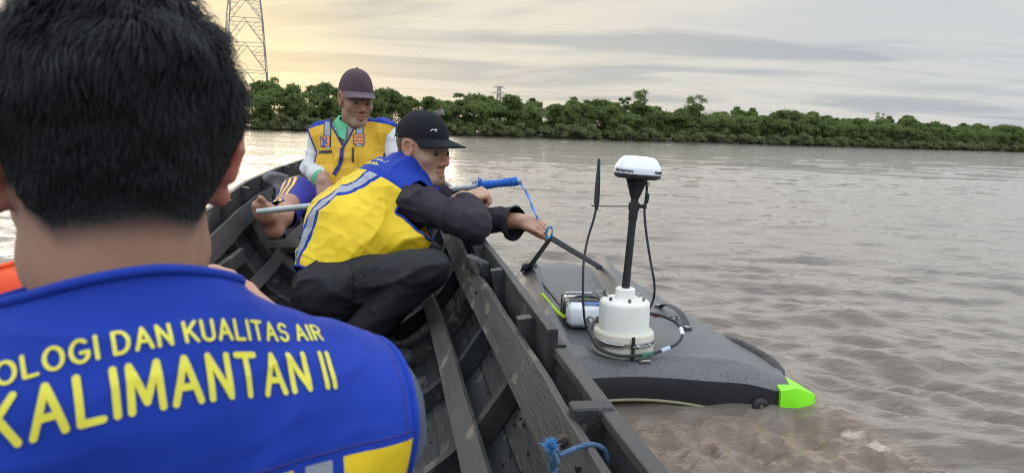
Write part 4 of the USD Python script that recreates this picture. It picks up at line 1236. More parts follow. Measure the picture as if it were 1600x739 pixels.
def nets(pr, lo, hi, h, grow=0.0, smooth=4):
    """Surface of an implicit shape as a mesh (surface nets on a grid of step h)."""
    lo = np.asarray(lo, float); n = np.ceil((np.asarray(hi) - lo) / h).astype(int) + 1
    ax = [lo[i] + h * np.arange(n[i]) for i in range(3)]
    # coarse pass finds the cells near the surface, the fine field is evaluated there only
    g = np.stack(np.meshgrid(*ax, indexing="ij"), -1).astype(np.float32)
    st = 4
    gc = g[::st, ::st, ::st]
    vc = field(pr, gc.reshape(-1, 3), grow).reshape(gc.shape[:3])
    near = np.repeat(np.repeat(np.repeat(vc, st, 0), st, 1), st, 2)[:n[0], :n[1], :n[2]]
    full = near.copy()
    mask = np.abs(near) < h * st * 2.2
    full[mask] = field(pr, g[mask], grow)
    s = full < 0
    c8 = [s[i:n[0] - 1 + i, j:n[1] - 1 + j, k:n[2] - 1 + k] for i in (0, 1) for j in (0, 1) for k in (0, 1)]
    cnt = sum(x.astype(np.int8) for x in c8)
    cm = (cnt > 0) & (cnt < 8)
    idx = -np.ones(cm.shape, int); idx[cm] = np.arange(cm.sum())
    ci = np.argwhere(cm)
    acc = np.zeros((len(ci), 3)); num = np.zeros(len(ci))
    cor = [(i, j, k) for i in (0, 1) for j in (0, 1) for k in (0, 1)]
    for p in range(8):
        for ax_ in range(3):
            if cor[p][ax_]:
                continue
            q = list(cor[p]); q[ax_] = 1
            a = ci + cor[p]; b = ci + q
            va, vb = full[tuple(a.T)], full[tuple(b.T)]
            x = (va < 0) != (vb < 0)
            t = np.where(x, va / np.where(x, va - vb, 1), 0)
            acc += np.where(x[:, None], a + (b - a) * t[:, None], 0); num += x
    v = lo + h * acc / num[:, None]
    fs = []
    for ax_ in range(3):
        o = [i for i in range(3) if i != ax_]
        sl0, sl1 = [slice(1, -1)] * 3, [slice(1, -1)] * 3
        sl0[ax_] = slice(0, -1); sl1[ax_] = slice(1, None)
        for i in o:
            sl0[i] = slice(1, n[i] - 1); sl1[i] = slice(1, n[i] - 1)
        x0, x1 = s[tuple(sl0)], s[tuple(sl1)]
        e = np.argwhere(x0 != x1)
        flip = x0[x0 != x1]
        for i in o:
            e[:, i] += 1
        u, w = np.eye(3, dtype=int)[o[0]], np.eye(3, dtype=int)[o[1]]
        q = np.stack([idx[tuple((e - u - w).T)], idx[tuple((e - w).T)], idx[tuple(e.T)], idx[tuple((e - u).T)]], 1)
        if ax_ == 1:
            flip = ~flip
        q = np.where(flip[:, None], q, q[:, ::-1])
        fs.append(q)
    q = np.vstack(fs)
    q = q[(q >= 0).all(1)]
    m = trimesh.Trimesh(v, np.vstack([q[:, [0, 1, 2]], q[:, [0, 2, 3]]]), process=False)
    if m.volume < 0:
        m.invert()
    return soften(m, smooth)


def bbox(pts, pad):
    p = np.array(pts)
    return p.min(0) - pad, p.max(0) + pad


def isosplit(m, g):
    """Cuts a mesh along g = 0; returns the part below and the part above."""
    v, f = np.asarray(m.vertices), np.asarray(m.faces)
    g = np.where(np.abs(g) < 1e-7, 1e-7, g)
    s = g[f] > 0
    k = s.sum(1)
    out = []
    for want in (False, True):
        keep = f[k == (3 if want else 0)]
        tris = [v[keep]]
        for odd in (1, 2):
            fm = f[k == odd]; sm = s[k == odd]
            if not len(fm):
                continue
            lone_val = odd == 1
            col = np.argmax(sm == lone_val, 1)
            r = np.arange(len(fm))
            a, b, c = fm[r, col], fm[r, (col + 1) % 3], fm[r, (col + 2) % 3]
            pab = v[a] + (v[b] - v[a]) * (g[a] / (g[a] - g[b]))[:, None]
            pac = v[a] + (v[c] - v[a]) * (g[a] / (g[a] - g[c]))[:, None]
            if lone_val == want:
                tris.append(np.stack([v[a], pab, pac], 1))
            else:
                tris += [np.stack([pab, v[b], v[c]], 1), np.stack([pab, v[c], pac], 1)]
        t = np.vstack(tris)
        mm_ = trimesh.Trimesh(t.reshape(-1, 3), np.arange(3 * len(t)).reshape(-1, 3), process=False)
        mm_.merge_vertices(digits_vertex=6)
        mm_.update_faces(mm_.nondegenerate_faces())
        out.append(mm_)
    return out


def loops(m, least=12):
    e = np.sort(m.edges, 1)
    u, inv, cnt = np.unique(e, axis=0, return_inverse=True, return_counts=True)
    b = u[cnt == 1]
    nb_ = {}
    for x, y in b:
        nb_.setdefault(x, []).append(y); nb_.setdefault(y, []).append(x)
    seen, res = set(), []
    for st in nb_:
        if st in seen:
            continue
        path, cur, prev = [st], st, None
        seen.add(st)
        while True:
            nx = [y for y in nb_[cur] if y != prev and y not in seen]
            if not nx:
                break
            prev, cur = cur, nx[0]
            seen.add(cur); path.append(cur)
        if len(path) >= least:
            res.append(np.asarray(m.vertices)[path])
    return res


def seam(m, g, r):
    """Thin stitched seams along g = 0 on a mesh."""
    v, f = np.asarray(m.vertices), np.asarray(m.faces)
    s_ = g[f] > 0; k = s_.sum(1); ok = (k == 1) | (k == 2)
    f, s_, k = f[ok], s_[ok], k[ok]
    col = np.argmax(s_ == (k == 1)[:, None], 1); r_ = np.arange(len(f))
    a, b, c = f[r_, col], f[r_, (col + 1) % 3], f[r_, (col + 2) % 3]
    p = v[a] + (v[b] - v[a]) * (g[a] / (g[a] - g[b]))[:, None]; q = v[a] + (v[c] - v[a]) * (g[a] / (g[a] - g[c]))[:, None]
    n = unit(np.array([0, 0, 1.0])); d = q - p; d /= np.linalg.norm(d, axis=1, keepdims=True) + 1e-12
    w = np.cross(d, m.face_normals[ok]); N_ = m.face_normals[ok]
    vv = np.stack([p + w * r, p + N_ * r * .8, p - w * r, q + w * r, q + N_ * r * .8, q - w * r], 1).reshape(-1, 3)
    i = np.arange(len(p))[:, None] * 6
    return trimesh.Trimesh(vv, np.vstack([i + [0, 3, 4], i + [0, 4, 1], i + [1, 4, 5], i + [1, 5, 2]]), process=False)


def loop_tube(p, r, sides=8, it=6, step=.006):
    p = np.asarray(p, float)
    for _ in range(it):
        p = .5 * p + .25 * (np.roll(p, 1, 0) + np.roll(p, -1, 0))
    d = np.r_[0, np.cumsum(np.linalg.norm(np.diff(np.vstack([p, p[:1]]), axis=0), axis=1))]
    n = max(12, int(d[-1] / step))
    q = np.stack([np.interp(np.linspace(0, d[-1], n), d, np.r_[p[:, i], p[0, i]]) for i in range(3)], 1)
    return tube(q, r, sides)


def wrinkle(m, amp, fr, seed, stretch=(1, 1, 1), axes=None, mask=None):
    """Cloth folds: soft swells and sharper creases along the normals."""
    p = np.asarray(m.vertices)
    q = p @ np.asarray(axes).T if axes is not None else p
    q = q * np.asarray(stretch) * fr
    q = q + .55 * (np.stack([meshkit.noise(q * .7 + 9 * k, seed + 20 + k) for k in range(3)], -1) - .5)
    n = meshkit.fbm(q, 2, seed); r1 = 1 - np.abs(2 * meshkit.noise(q * .85 + 5.3, seed + 9) - 1)
    h = amp * (.9 * (n - .5) + .75 * (r1 ** 4 - .25))
    if mask is not None:
        h = h * mask
    m.vertices = p + m.vertex_normals * h[:, None]
    return m


def drape(tm, origin, ex, ey, ez, surf, lift=.0012, zscale=1.0):
    """Lays flat lettering (in its xy plane) on a surface: seen along ez from outside."""
    sv = np.asarray(surf.vertices) - origin
    ok = (np.asarray(surf.vertex_normals) @ ez) > .12
    near = ok & (np.abs(sv @ ex - tm.vertices[:, 0].mean()) < np.ptp(tm.vertices[:, 0]) / 2 + .08) & (np.abs(sv @ ey - tm.vertices[:, 1].mean()) < np.ptp(tm.vertices[:, 1]) / 2 + .08)
    sv = sv[near]
    hgt = LinearNDInterpolator(np.stack([sv @ ex, sv @ ey], 1), sv @ ez)
    v = tm.vertices
    h = hgt(v[:, 0], v[:, 1])
    h = np.where(np.isnan(h), np.nanmean(h), h)
    tm = tm.copy()
    tm.vertices = origin + v[:, :1] * ex + v[:, 1:2] * ey + (h + lift + zscale * v[:, 2])[:, None] * ez
    tm.fix_normals()
    return tm


def stroke_text(s_, height, depth=.0006, wt=.162, fine=.12, gap=.20):
    """Embroidered capitals: even rounded strokes. Baseline along +x from the origin."""
    w = .56
    arc = lambda cx, cy, rx, ry, a0, a1: [(cx + rx * math.cos(a), cy + ry * math.sin(a)) for a in np.linspace(math.radians(a0), math.radians(a1), 18)]
    G = {"O": (.68, [arc(.34, .5, .34, .5, 0, 360)]), "L": (.46, [[(0, 1), (0, 0), (.46, 0)]]), "I": (0.0, [[(0, 1), (0, 0)]]),
         "G": (.66, [arc(.34, .5, .34, .5, 48, 330) + [(.64, .42), (.38, .42)]]), "D": (.58, [[(0, 0), (0, 1), (.22, 1)] + arc(.22, .5, .36, .5, 90, -90) + [(0, 0)]]),
         "A": (.64, [[(0, 0), (.32, 1), (.64, 0)], [(.12, .34), (.52, .34)]]), "N": (.54, [[(0, 0), (0, 1), (.54, 0), (.54, 1)]]), "K": (.54, [[(0, 0), (0, 1)], [(.52, 1), (.02, .40)], [(.18, .58), (.54, 0)]]),
         "U": (.54, [[(0, 1), (0, .27)] + arc(.27, .27, .27, .27, 180, 360) + [(.54, 1)]]), "T": (.58, [[(0, 1), (.58, 1)], [(.29, 1), (.29, 0)]]),
         "S": (.52, [arc(.27, .75, .25, .25, 25, 250) + arc(.26, .26, .26, .26, 80, -160)]), "R": (.54, [[(0, 0), (0, 1), (.30, 1)] + arc(.30, .74, .22, .26, 90, -90) + [(0, .48)], [(.28, .48), (.54, 0)]]),
         "M": (.72, [[(0, 0), (.04, 1), (.36, .16), (.68, 1), (.72, 0)]])}
    from shapely.geometry import LineString
    x, bits = 0.0, []
    for ch in s_:
        if ch == " ":
            x += .34
            continue
        wd, ln = G[ch]
        bits.append(union_all([LineString([(x + a * .92, b) for a, b in l]).buffer(wt / 2, join_style="round") for l in ln]))
        x += wd * .92 + gap + wt * .55
    ms_ = []
    for b in bits:
        for g in getattr(b, "geoms", [b]):
            ms_.append(trimesh.creation.extrude_polygon(g.simplify(.004), depth / height, engine="earcut"))
    tm = cat(ms_)
    tm.apply_scale(height)
    return trimesh.Trimesh(*trimesh.remesh.subdivide_to_size(tm.vertices, tm.faces, max(height * fine, .0016)), process=False)


def flat_text(s, height, depth=.0012, sx=1.0, bold=True, fine=.5):
    tm = meshkit.text_mesh(s, height, depth, bold)
    tm = trimesh.Trimesh(*trimesh.remesh.subdivide_to_size(tm.vertices, tm.faces, max(height * fine, .002)), process=False)
    tm.vertices[:, 0] *= sx
    return tm


SKIN = M("skin", (.40, .235, .150), (.33, .185, .116), rough=.50, scale=22, tinted=True, subsurface_weight=.22, subsurface_scale=.006, subsurface_radius=(1.0, .35, .18), bump=.12, bscale=420, bdist=.001)
SKIN_OLD = M("skin_weathered", (.31, .168, .107), (.245, .130, .083), rough=.50, scale=30, tinted=True, subsurface_weight=.15, subsurface_scale=.005, subsurface_radius=(1.0, .35, .18), bump=.25, bscale=320, bdist=.0015)
EYE_W = M("eye", (.16, .13, .11), rough=.6, specular_ior_level=.2); EYE_D = M("eye_dark", (.015, .010, .008), rough=.12)
HAIR_D = M("dark_hair", (.010, .009, .009), (.006, .006, .006), rough=.5, scale=200)


def head_prims(fr, chin=.0, neck_to=None, neck_r=.054, old=False, ear=1.0):
    """A head about fr = (origin between the ears, right, forward, up); coordinates in metres."""
    o, X, Y, Z = fr
    L = lambda x, y, z: o + x * X + y * Y + z * Z
    R = np.array([X, Y, Z])
    pr = [ell(L(0, -.012, .034), (.0755, .096, .083), R), ell(L(0, .026, -.030), (.062, .066, .084), R, .03)]
    ck = -.100 + chin
    pr += [cone(L(-.018, .070, ck), L(.018, .070, ck), .0165, .0165, .025), cone(L(-.044, .006, -.070 + chin), L(-.016, .066, ck), .017, .014, .025), cone(L(.044, .006, -.070 + chin), L(.016, .066, ck), .017, .014, .025)]
    for s in (-1, 1):
        pr += [ball(L(s * .043, .060, -.020), .019 if not old else .021, .022), cone(L(s * .012, .084, .026), L(s * .044, .068, .024), .010, .009, .014)]
        pr += [ball(L(s * .031, .098, .004), .0135, .014, "-"), ball(L(s * .0305, .0735, .003), .0135, .004)]
        pr += [cone(L(s * .018, .0835, .0045), L(s * .043, .074, .003), .0042, .0042, .004), cone(L(s * .018, .0835, -.003), L(s * .043, .074, -.003), .0036, .0036, .004)]
        pr += [ball(L(s * .0125, .0965, -.036), .0085, .007)]
        if old:
            pr += [cone(L(s * .021, .0905, -.040), L(s * .033, .078, -.072), .0012, .0012, .006, "-")]
    pr += [cone(L(0, .083, .014), L(0, .106, -.026), .0085, .0105, .010), ball(L(0, .107, -.030), .0105, .006)]
    pr += [cone(L(-.019, .082, -.061), L(0, .0935, -.0585), .0058, .0066, .006), cone(L(.019, .082, -.061), L(0, .0935, -.0585), .0058, .0066, .006)]
    pr += [cone(L(-.015, .083, -.073), L(.0, .0925, -.0735), .0060, .0072, .007), cone(L(.015, .083, -.073), L(0, .0925, -.0735), .0060, .0072, .007)]
    pr += [cone(L(-.023, .086, -.0662), L(.023, .086, -.0662), .0016, .0016, .003, "-"), cone(L(-.010, .104, -.0662), L(.010, .104, -.0662), .0020, .0020, .004, "-")]
    for s in (-1, 1):                                     # ears: a rim, a bowl and a lobe
        e = lambda y, z, x=.0: L(s * (.0705 + x * (.8 if ear == 1 else 1.15)), y * ear, z * ear)
        rim = [e(.012, .012, -.002), e(.014, .024, .004), e(.004, .034, .010), e(-.010, .034, .014), e(-.019, .022, .017), e(-.020, .004, .015), e(-.013, -.014, .010)]
        pr += [cone(a, b, .0045, .0045, .004) for a, b in zip(rim[:-1], rim[1:])]
        pr += [ell(e(-.004, .004, .004), (.0075, .017, .029), R, .006), ball(e(.000, -.024, .004), .0085, .008), ell(e(.0, .004, .0165), (.0075, .0105, .017), R, .005, "-"), cone(e(.012, .002, .004), e(.010, -.010, .004), .005, .005, .005)]
    if neck_to is not None:
        n0 = L(0, -.022, -.045)
        pr += [cone(n0, neck_to, neck_r, neck_r * 1.05, .035), cone(L(0, .012, -.085), neck_to + (L(0, .03, 0) - o), .026, .034, .03)]
    return pr


def head_tint(v, fr, stub=None, mo=.25):
    o, X, Y, Z = fr
    q = v - o
    x, y, z = q @ X, q @ Y, q @ Z
    t = np.ones((len(v), 3))
    def put(m, c):
        nonlocal t
        t = t * (1 - m[:, None]) + t * m[:, None] * np.array(c)
    lips = sstep(.026, .017, np.abs(x)) * sstep(.0105, .0065, np.abs(z + .0665)) * sstep(.078, .084, y)
    put(lips, (.86, .60, .60))
    put(sstep(.030, .020, np.abs(x)) * sstep(.010, .004, np.abs(z + .049)) * sstep(.075, .083, y) * mo, (.35, .38, .42))
    put(sstep(.034, .022, np.abs(x)) * sstep(.016, .008, np.abs(z + .098)) * sstep(.05, .07, y) * mo, (.45, .48, .5))
    put(sstep(.064, .074, np.abs(x)) * sstep(.05, .03, np.hypot(y + .005, z)), (1.12, .90, .86))
    put(sstep(.05, .03, np.hypot(x, z + .03)) * sstep(.08, .1, y), (1.10, .93, .90))
    if stub is not None:
        put(stub(x, y, z), (.10, .10, .11))
    return t


def face_extras(fr, person, look=(0, 0), brow_lift=0.0, closed=.5):
    o, X, Y, Z = fr
    L = lambda x, y, z: o + x * X + y * Y + z * Z
    for s in (-1, 1):
        obj("eyebrow", tube(spline([L(s * .012, .0935, .022 + brow_lift), L(s * .028, .0895, .027 + brow_lift), L(s * .046, .0745, .022 + brow_lift)], 12), np.interp(np.arange(12), [0, 4, 11], [.0022, .0032, .0012]), 6, .45), HAIR_D, person)
        obj("eye", trimesh.Trimesh(*(lambda m_: (m_.vertices * .0118 + L(s * .0305, .0770, .0005), m_.faces))(trimesh.creation.icosphere(2)), process=False), EYE_W, person)
        pu = L(s * .0305 + look[0], .0770, .0005 + look[1]) + Y * .0085
        obj("iris", trimesh.Trimesh(*(lambda m_: (m_.vertices * .0046 + pu, m_.faces))(trimesh.creation.icosphere(2)), process=False), EYE_D, person)
        lash = [L(s * .017, .0865, .0012), L(s * .031, .0905, .0025 - .004 * closed), L(s * .044, .0790, .0005)]
        obj("eyelash", tube(spline(lash, 10), .0010, 5), HAIR_D, person)


def hand_prims(w, fwd_, thumb, back, curl=(20, 25, 20), spread=4, th=(35, 25, 15), sc=1.0, curls=None, thumb_out=45):
    """A hand at wrist w: fwd_ towards the fingers, thumb = side of the thumb, back = out of the back of the hand."""
    X = unit(fwd_); Zb = unit(np.asarray(back) - (np.asarray(back) @ X) * X); Yt = np.cross(Zb, X); Yt = Yt * np.sign(Yt @ np.asarray(thumb))
    L = lambda x, y, z: w + sc * (x * X + y * Yt + z * Zb)
    base_ = [(.088, .030), (.092, .010), (.088, -.010), (.080, -.028)]
    lens = [(.040, .024, .020), (.044, .028, .021), (.041, .026, .020), (.032, .020, .018)]
    pr = [cone(L(-.03, 0, 0), L(.0, 0, 0), .024 * sc, .025 * sc, .012, W=Yt, sw=1.15)]
    for i, (x, y) in enumerate(base_):
        pr.append(cone(L(.006, y * .62, 0), L(x, y, .002), .0145 * sc, .0105 * sc, .010))
    pr.append(cone(L(.012, .018, -.008), L(.045, .026, -.010), .015 * sc, .011 * sc, .012))
    tips = []
    for i, (x, y) in enumerate(base_):
        p = L(x, y, .002); a = 0.0; sp = math.radians(spread * (1.5 - i))
        c = curls[i] if curls is not None else curl
        for j in range(3):
            a += math.radians(c[j])
            d = math.cos(a) * (math.cos(sp) * X + math.sin(sp) * Yt) - math.sin(a) * Zb
            q = p + sc * lens[i][j] * d
            r0, r1 = ((.0092, .0085), (.0085, .0078), (.0078, .0066))[j]
            f_ = .88 if i == 3 else 1.0
            pr.append(cone(p, q, r0 * sc * f_, r1 * sc * f_, .003 if j else .006))
            p = q
        tips.append(p)
    to = math.radians(thumb_out)
    d = math.cos(to) * X + math.sin(to) * Yt - .30 * Zb
    p = L(.020, .022, -.008)
    ax_ = unit(np.cross(d, Zb)) if th[0] else Zb
    for j, l_ in enumerate((.046, .033, .027)):
        an = math.radians(th[j]) * (0 if j == 0 else 1)
        d = unit(d + math.tan(an) * (X * .55 - Yt * .55 - Zb * .35)) if an else unit(d)
        q = p + sc * l_ * d
        r0, r1 = ((.0135, .0108), (.0105, .0098), (.0098, .0078))[j]
        pr.append(cone(p, q, r0 * sc, r1 * sc, .008 if j == 0 else .004)); p = q
    tips.append(p)
    return pr, tips


def hand_mesh(pr, w, arm=None, step=.0030):
    lo, hi = bbox([w] + ([arm] if arm is not None else []), .21)
    return nets(pr, lo, hi, step, smooth=3)


CLOTH = dict(bump=.25, bscale=900, bdist=.0008)
BLUE_V = M("vest_blue", (.011, .043, .35), (.008, .033, .285), rough=.80, scale=5, specular_ior_level=.25, bump=.30, bscale=700, bdist=.0008)
BLUE_D = M("vest_navy", (.022, .020, .20), (.016, .015, .15), rough=.75, scale=9, **CLOTH)
YEL = M("vest_yellow", (.82, .57, .010), (.72, .48, .008), rough=.70, scale=6, **CLOTH)
MUS = M("vest_mustard", (.70, .41, .018), (.58, .33, .014), rough=.74, scale=7, **CLOTH)
SILV = M("reflective_silver", (.33, .345, .385), (.26, .275, .315), rough=.40, scale=12, metallic=.25, bump=.2, bscale=300)
TEXTY = M("yellow_thread", (.82, .74, .06), (.74, .65, .045), rough=.6, scale=60, bump=.5, bscale=1300, bdist=.001)
BLACKC = M("black_trousers", (.011, .010, .013), (.007, .007, .009), rough=.66, scale=10, specular_ior_level=.3, **CLOTH)
SHIRT_P = M("dark_plum_shirt", (.034, .027, .036), (.024, .020, .027), rough=.85, scale=8, specular_ior_level=.25, **CLOTH)
WHITE_S = M("white_shirt", (.66, .65, .63), (.56, .55, .54), rough=.8, scale=8, **CLOTH)
GREEN_C = M("green_collar", (.10, .46, .24), (.08, .38, .19), rough=.8, scale=20, **CLOTH)
TRACK = M("track_blue", (.012, .013, .22), (.008, .009, .16), rough=.62, scale=8, **CLOTH)
STRIPE_Y = M("track_yellow", (.74, .46, .05), (.62, .38, .04), rough=.7, scale=20, **CLOTH)
STRIPE_W = M("track_cream", (.70, .62, .45), rough=.7)
CAP_P = M("maroon_cap", (.072, .036, .044), (.052, .026, .032), rough=.85, scale=15, **CLOTH)
CAP_PB = M("maroon_brim", (.115, .076, .092), (.092, .058, .072), rough=.8, scale=15, **CLOTH)
CAP_K = M("black_cap", (.010, .010, .013), (.007, .007, .009), rough=.85, scale=15, specular_ior_level=.2, **CLOTH)
DENIM = M("grey_blue_sleeve", (.075, .090, .135), (.055, .066, .10), rough=.85, scale=14, **CLOTH)


def frame(o, f, up=(0, 0, 1)):
    Y = unit(f); X = unit(np.cross(Y, up)); Z = np.cross(X, Y)
    return np.asarray(o, float), X, Y, Z


def cap_part(fr, person, mat, brim_mat, tilt=0.0, brim=.075, name="cap", low=.018, droop=.010, rz=.090):
    o, X, Y, Z = fr
    L = lambda x, y, z: o + np.multiply.outer(np.asarray(x), X) + np.multiply.outer(np.asarray(y), Y) + np.multiply.outer(np.asarray(z), Z)
    # crown: rows from the rim up
    n, k = 72, 26
    th = np.linspace(0, 2 * np.pi, n, endpoint=False); el = np.linspace(0, 1, k)
    TH_, E = np.meshgrid(th, el, indexing="ij")
    ang = E * np.pi / 2
    rx, ry = .0805, .1015
    prof = np.cos(ang) ** .80
    seam = 1 - .012 * np.exp(-((np.mod(TH_ + np.pi / 6, np.pi / 3) - np.pi / 6) / .035) ** 2) * np.cos(ang)
    wr = 1 + .016 * (meshkit.fbm(np.stack([np.cos(TH_) * 2.2, np.sin(TH_) * 2.2, E * 4], -1), 3, 5) - .5)
    x = rx * prof * np.sin(TH_) * seam * wr; y = ry * prof * np.cos(TH_) * seam * wr - .010
    z = low + .020 + rz * np.sin(ang) ** 1.05 * (1 + .10 * np.clip(np.cos(TH_), 0, 1) * np.sin(2 * ang)) - .022 * (1 - E) - .018 * np.sin(TH_ * 0 + 0) + tilt * y
    z = z + np.where(E < .02, -.010, 0) * np.clip(-np.cos(TH_), 0, 1)
    v = L(x, y, z).reshape(-1, 3)
    f = [[i * k + j, ((i + 1) % n) * k + j, ((i + 1) % n) * k + j + 1, i * k + j + 1] for i in range(n) for j in range(k - 1)]
    f = np.array(f); f = np.vstack([f[:, [0, 1, 2]], f[:, [0, 2, 3]]])
    m = trimesh.Trimesh(v, f, process=False)
    if np.sum((m.triangles_center - o) * m.face_normals) < 0:
        m.invert()
    cp_ = obj(name, m, mat, person, smooth=True)
    # sweat band edge and button
    rimp = L(x[:, 0], y[:, 0], z[:, 0])
    obj("hem", tube(np.vstack([rimp, rimp[:2]]), .0022, 6), mat, cp_)
    top = L(0, -.010, z[:, -1].mean())
    obj("button", lathe([(0, -.002), (.007, -.001), (.006, .003), (0, .0045)], top, Z, 14), mat, cp_)
    # brim
    nb2, kb = 31, 12
    s = np.linspace(-1, 1, nb2); r = np.linspace(0, 1, kb)
    S, Rr = np.meshgrid(s, r, indexing="ij")
    a = S * 1.22
    bx_ = .0805 * np.sin(a) * (1 + Rr * .08); by = .1015 * np.cos(a) - .010 + Rr * brim * (np.cos(S * 1.35) ** .75)
    bz = low + .0 + tilt * (.1015 * np.cos(a) - .01) - Rr * droop - .020 * (S ** 2) * (.35 + .65 * Rr) + .004
    tp_ = L(bx_, by, bz); bt = L(bx_ * .995, by, bz - .0035)
    vv = np.vstack([tp_.reshape(-1, 3), bt.reshape(-1, 3)]); N_ = nb2 * kb
    ff = grid_faces(nb2, kb)
    rim = [(i, kb - 1) for i in range(nb2)]
    e = [i * kb + j for i, j in rim]
    sf = []
    for p, q in zip(e[:-1], e[1:]):
        sf += [[p, q, q + N_], [p, q + N_, p + N_]]
    for i in (0, nb2 - 1):
        for j in range(kb - 1):
            p, q = i * kb + j, i * kb + j + 1
            sf += [[p, q, q + N_], [p, q + N_, p + N_]]
    mb = trimesh.Trimesh(vv, np.vstack([ff, ff[:, ::-1] + N_, np.array(sf)]), process=False)
    mb.fix_normals()
    obj("brim", mb, brim_mat, cp_, smooth=40)
    obj("brim_edge", tube(.5 * (tp_[:, -1] + bt[:, -1]), .0024, 6), brim_mat, cp_)
    return cp_


def torso(pel, mid, chest, neck, W, B, hw, sh, shr=.060, k=.06):
    """Trunk: centres up the spine, W = sideways (to the right), B = out of the back, hw = half depths."""
    R = np.array([unit(W), unit(B), np.cross(unit(W), unit(B))])
    pr = [cone(pel, mid, hw[0], hw[1], k, W=W, sw=1.45), cone(mid, chest, hw[1], hw[2], k, W=W, sw=1.42)]
    pr += [cone(sh[0], sh[1], shr, shr, k), cone(chest, neck, hw[2] * .85, .055, k, W=W, sw=1.30)]
    return pr


# ================================================================ the crouching man
def crouching_man():
    base = at(580, 545, d=2.4); base[2] = -.03
    P = thing("person", "crouching man in yellow and blue vest and black cap reaching over the boat's side", "person", base)
    hc = at(661, 235, d=2.60)
    phi = math.radians(33)
    fr = frame(hc, (math.cos(phi), -math.sin(phi), -.10))
    o, HX, HY, HZ = fr
    neck = at(632, 268, d=2.62)
    psi = math.radians(14)
    W = unit(np.array([math.sin(psi), -math.cos(psi), 0.0]))
    pel, mid, chest = at(527, 420, d=2.50), at(556, 362, d=2.53), at(606, 309, d=2.58)
    A = unit(neck - pel); B = unit(np.cross(A, W)); B = B * (1 if B @ np.array([-1, 0, .5]) > 0 else -1)
    shR, shL = at(637, 312, d=2.44), at(660, 296, d=2.80)
    elR, wrR = at(744, 350, d=2.36), at(724, 311, d=2.49)
    elL, wrL = at(744, 342, d=2.92), at(818, 346, d=2.71)
    # body: head and neck, then the hands
    hp = head_prims(fr, .006, neck + (neck - hc) * .25, .055)
    hm = nets(hp, *bbox([hc], .155) if False else (hc - [.14, .15, .20], hc + [.15, .15, .15]), .0026)
    stub = lambda x, y, z: .9 * np.maximum(sstep(-.030, -.040, y) * sstep(-.075, -.055, z), sstep(.024, .034, z) * sstep(.036, .020, y)) * np.where((np.abs(x) > .0735) & (y > -.034) & (z < .042), 0, 1)
    tint = head_tint(hm.vertices, fr, stub, .5)
    # left hand reaching to the carabiner
    fwdL = unit(at(858, 357, d=2.63) - wrL)
    hpL, _ = hand_prims(wrL, fwdL, np.array([.1, -.35, -1.0]), np.array([-.1, -.75, .55]), curls=((26, 44, 30), (38, 56, 40), (46, 60, 44), (52, 62, 44)), thumb_out=10, th=(0, 4, 4), sc=.77, spread=1)
    aL = [cone(elL + (wrL - elL) * .35, wrL, .040, .0265, .012)]
    hmL = nets(aL + hpL, *bbox([wrL - fwdL * .12, wrL + fwdL * .16], .085), .0030, smooth=3)
    # right hand: loose fist lying on the left forearm
    fwdR = unit(np.array([-.10, .42, .10]) * 1.0 + np.array([-.12, 0, .25]))
    hpR, _ = hand_prims(wrR, unit(np.array([.80, .35, .22])), np.array([-.3, 1, .1]), np.array([-.15, -.45, .85]), curls=((58, 66, 36), (62, 70, 40), (66, 72, 42), (70, 74, 44)), thumb_out=22, th=(0, 20, 20), sc=.90)
    aR = [cone(elR + (wrR - elR) * .4, wrR, .038, .027, .012)]
    hmR = nets(aR + hpR, *bbox([wrR + np.array([0, -.1, -.03]), wrR + np.array([.02, .13, .05])], .075), .0030, smooth=3)
    allm = cat([hm, hmL, hmR])
    tint = np.vstack([tint, np.ones((len(hmL.vertices) + len(hmR.vertices), 3)) * np.array([1.0, .96, .94])])
    obj("body", allm, SKIN, P, tint=tint)
    face_extras(fr, P, (.0, -.005), closed=1.1)
    cp_ = cap_part(fr, P, CAP_K, CAP_K, tilt=-.02, brim=.080, low=.047, droop=.014, rz=.071)
    LL = lambda x, y, z: o + x * HX + y * HY + z * HZ
    # little white emblem on the cap and the buckle of its strap
    em = []
    for a, b in (((.030, .0775, .080), (.046, .0695, .079)), ((.038, .0735, .084), (.036, .0755, .072)), ((.046, .0695, .082), (.052, .0650, .074))):
        em.append(tube([LL(*a) + HX * .004 + HY * .006, LL(*[(i + j) / 2 for i, j in zip(a, b)]) + HX * .004 + HY * .0065, LL(*b) + HX * .004 + HY * .006], .0013, 5))
    obj("emblem", cat(em), PAINTW, cp_)
    obj("strap_buckle", cat([tube([LL(.066, -.064, .030), LL(.0675, -.064, .041), LL(.066, -.064, .050)], .0013, 5), tube([LL(.043, -.097, .026), LL(.0435, -.098, .034), LL(.042, -.0975, .042)], .0016, 5)]), PAINTW, cp_)
    # shirt: dark plum long sleeves under the vest
    tp = torso(pel, mid, chest, neck, W, B, (.110, .112, .112), (shR, shL))
    arms = [cone(shR, elR, .057, .047, .03), cone(elR, elR + (wrR - elR) * .80, .047, .041, .02), cone(shL, elL, .058, .046, .03), cone(elL, elL + (wrL - elL) * .62, .046, .040, .02), cone(elL + (wrL - elL) * .55, elL + (wrL - elL) * .90, .040, .046, .02)]
    arms += [cone(elL + (wrL - elL) * .72, elL + (wrL - elL) * .80 + np.array([-.01, -.01, -.040]), .038, .026, .03)]
    sm2 = nets([cone(chest, neck, .085, .05, .05, W=W, sw=1.25), cone(shR, shL, .050, .050, .05)] + arms, *bbox([shR, shL, elR, elL, wrL, wrR, chest], .10), .0058)
    # open cuff at the left wrist
    dl = unit(wrL - elL)
    gcut = (sm2.vertices - (elL + (wrL - elL) * .875)) @ dl
    nearw = np.linalg.norm(sm2.vertices - (elL + (wrL - elL) * .9), axis=1) < .13
    g = np.where(nearw, gcut, -1.0)
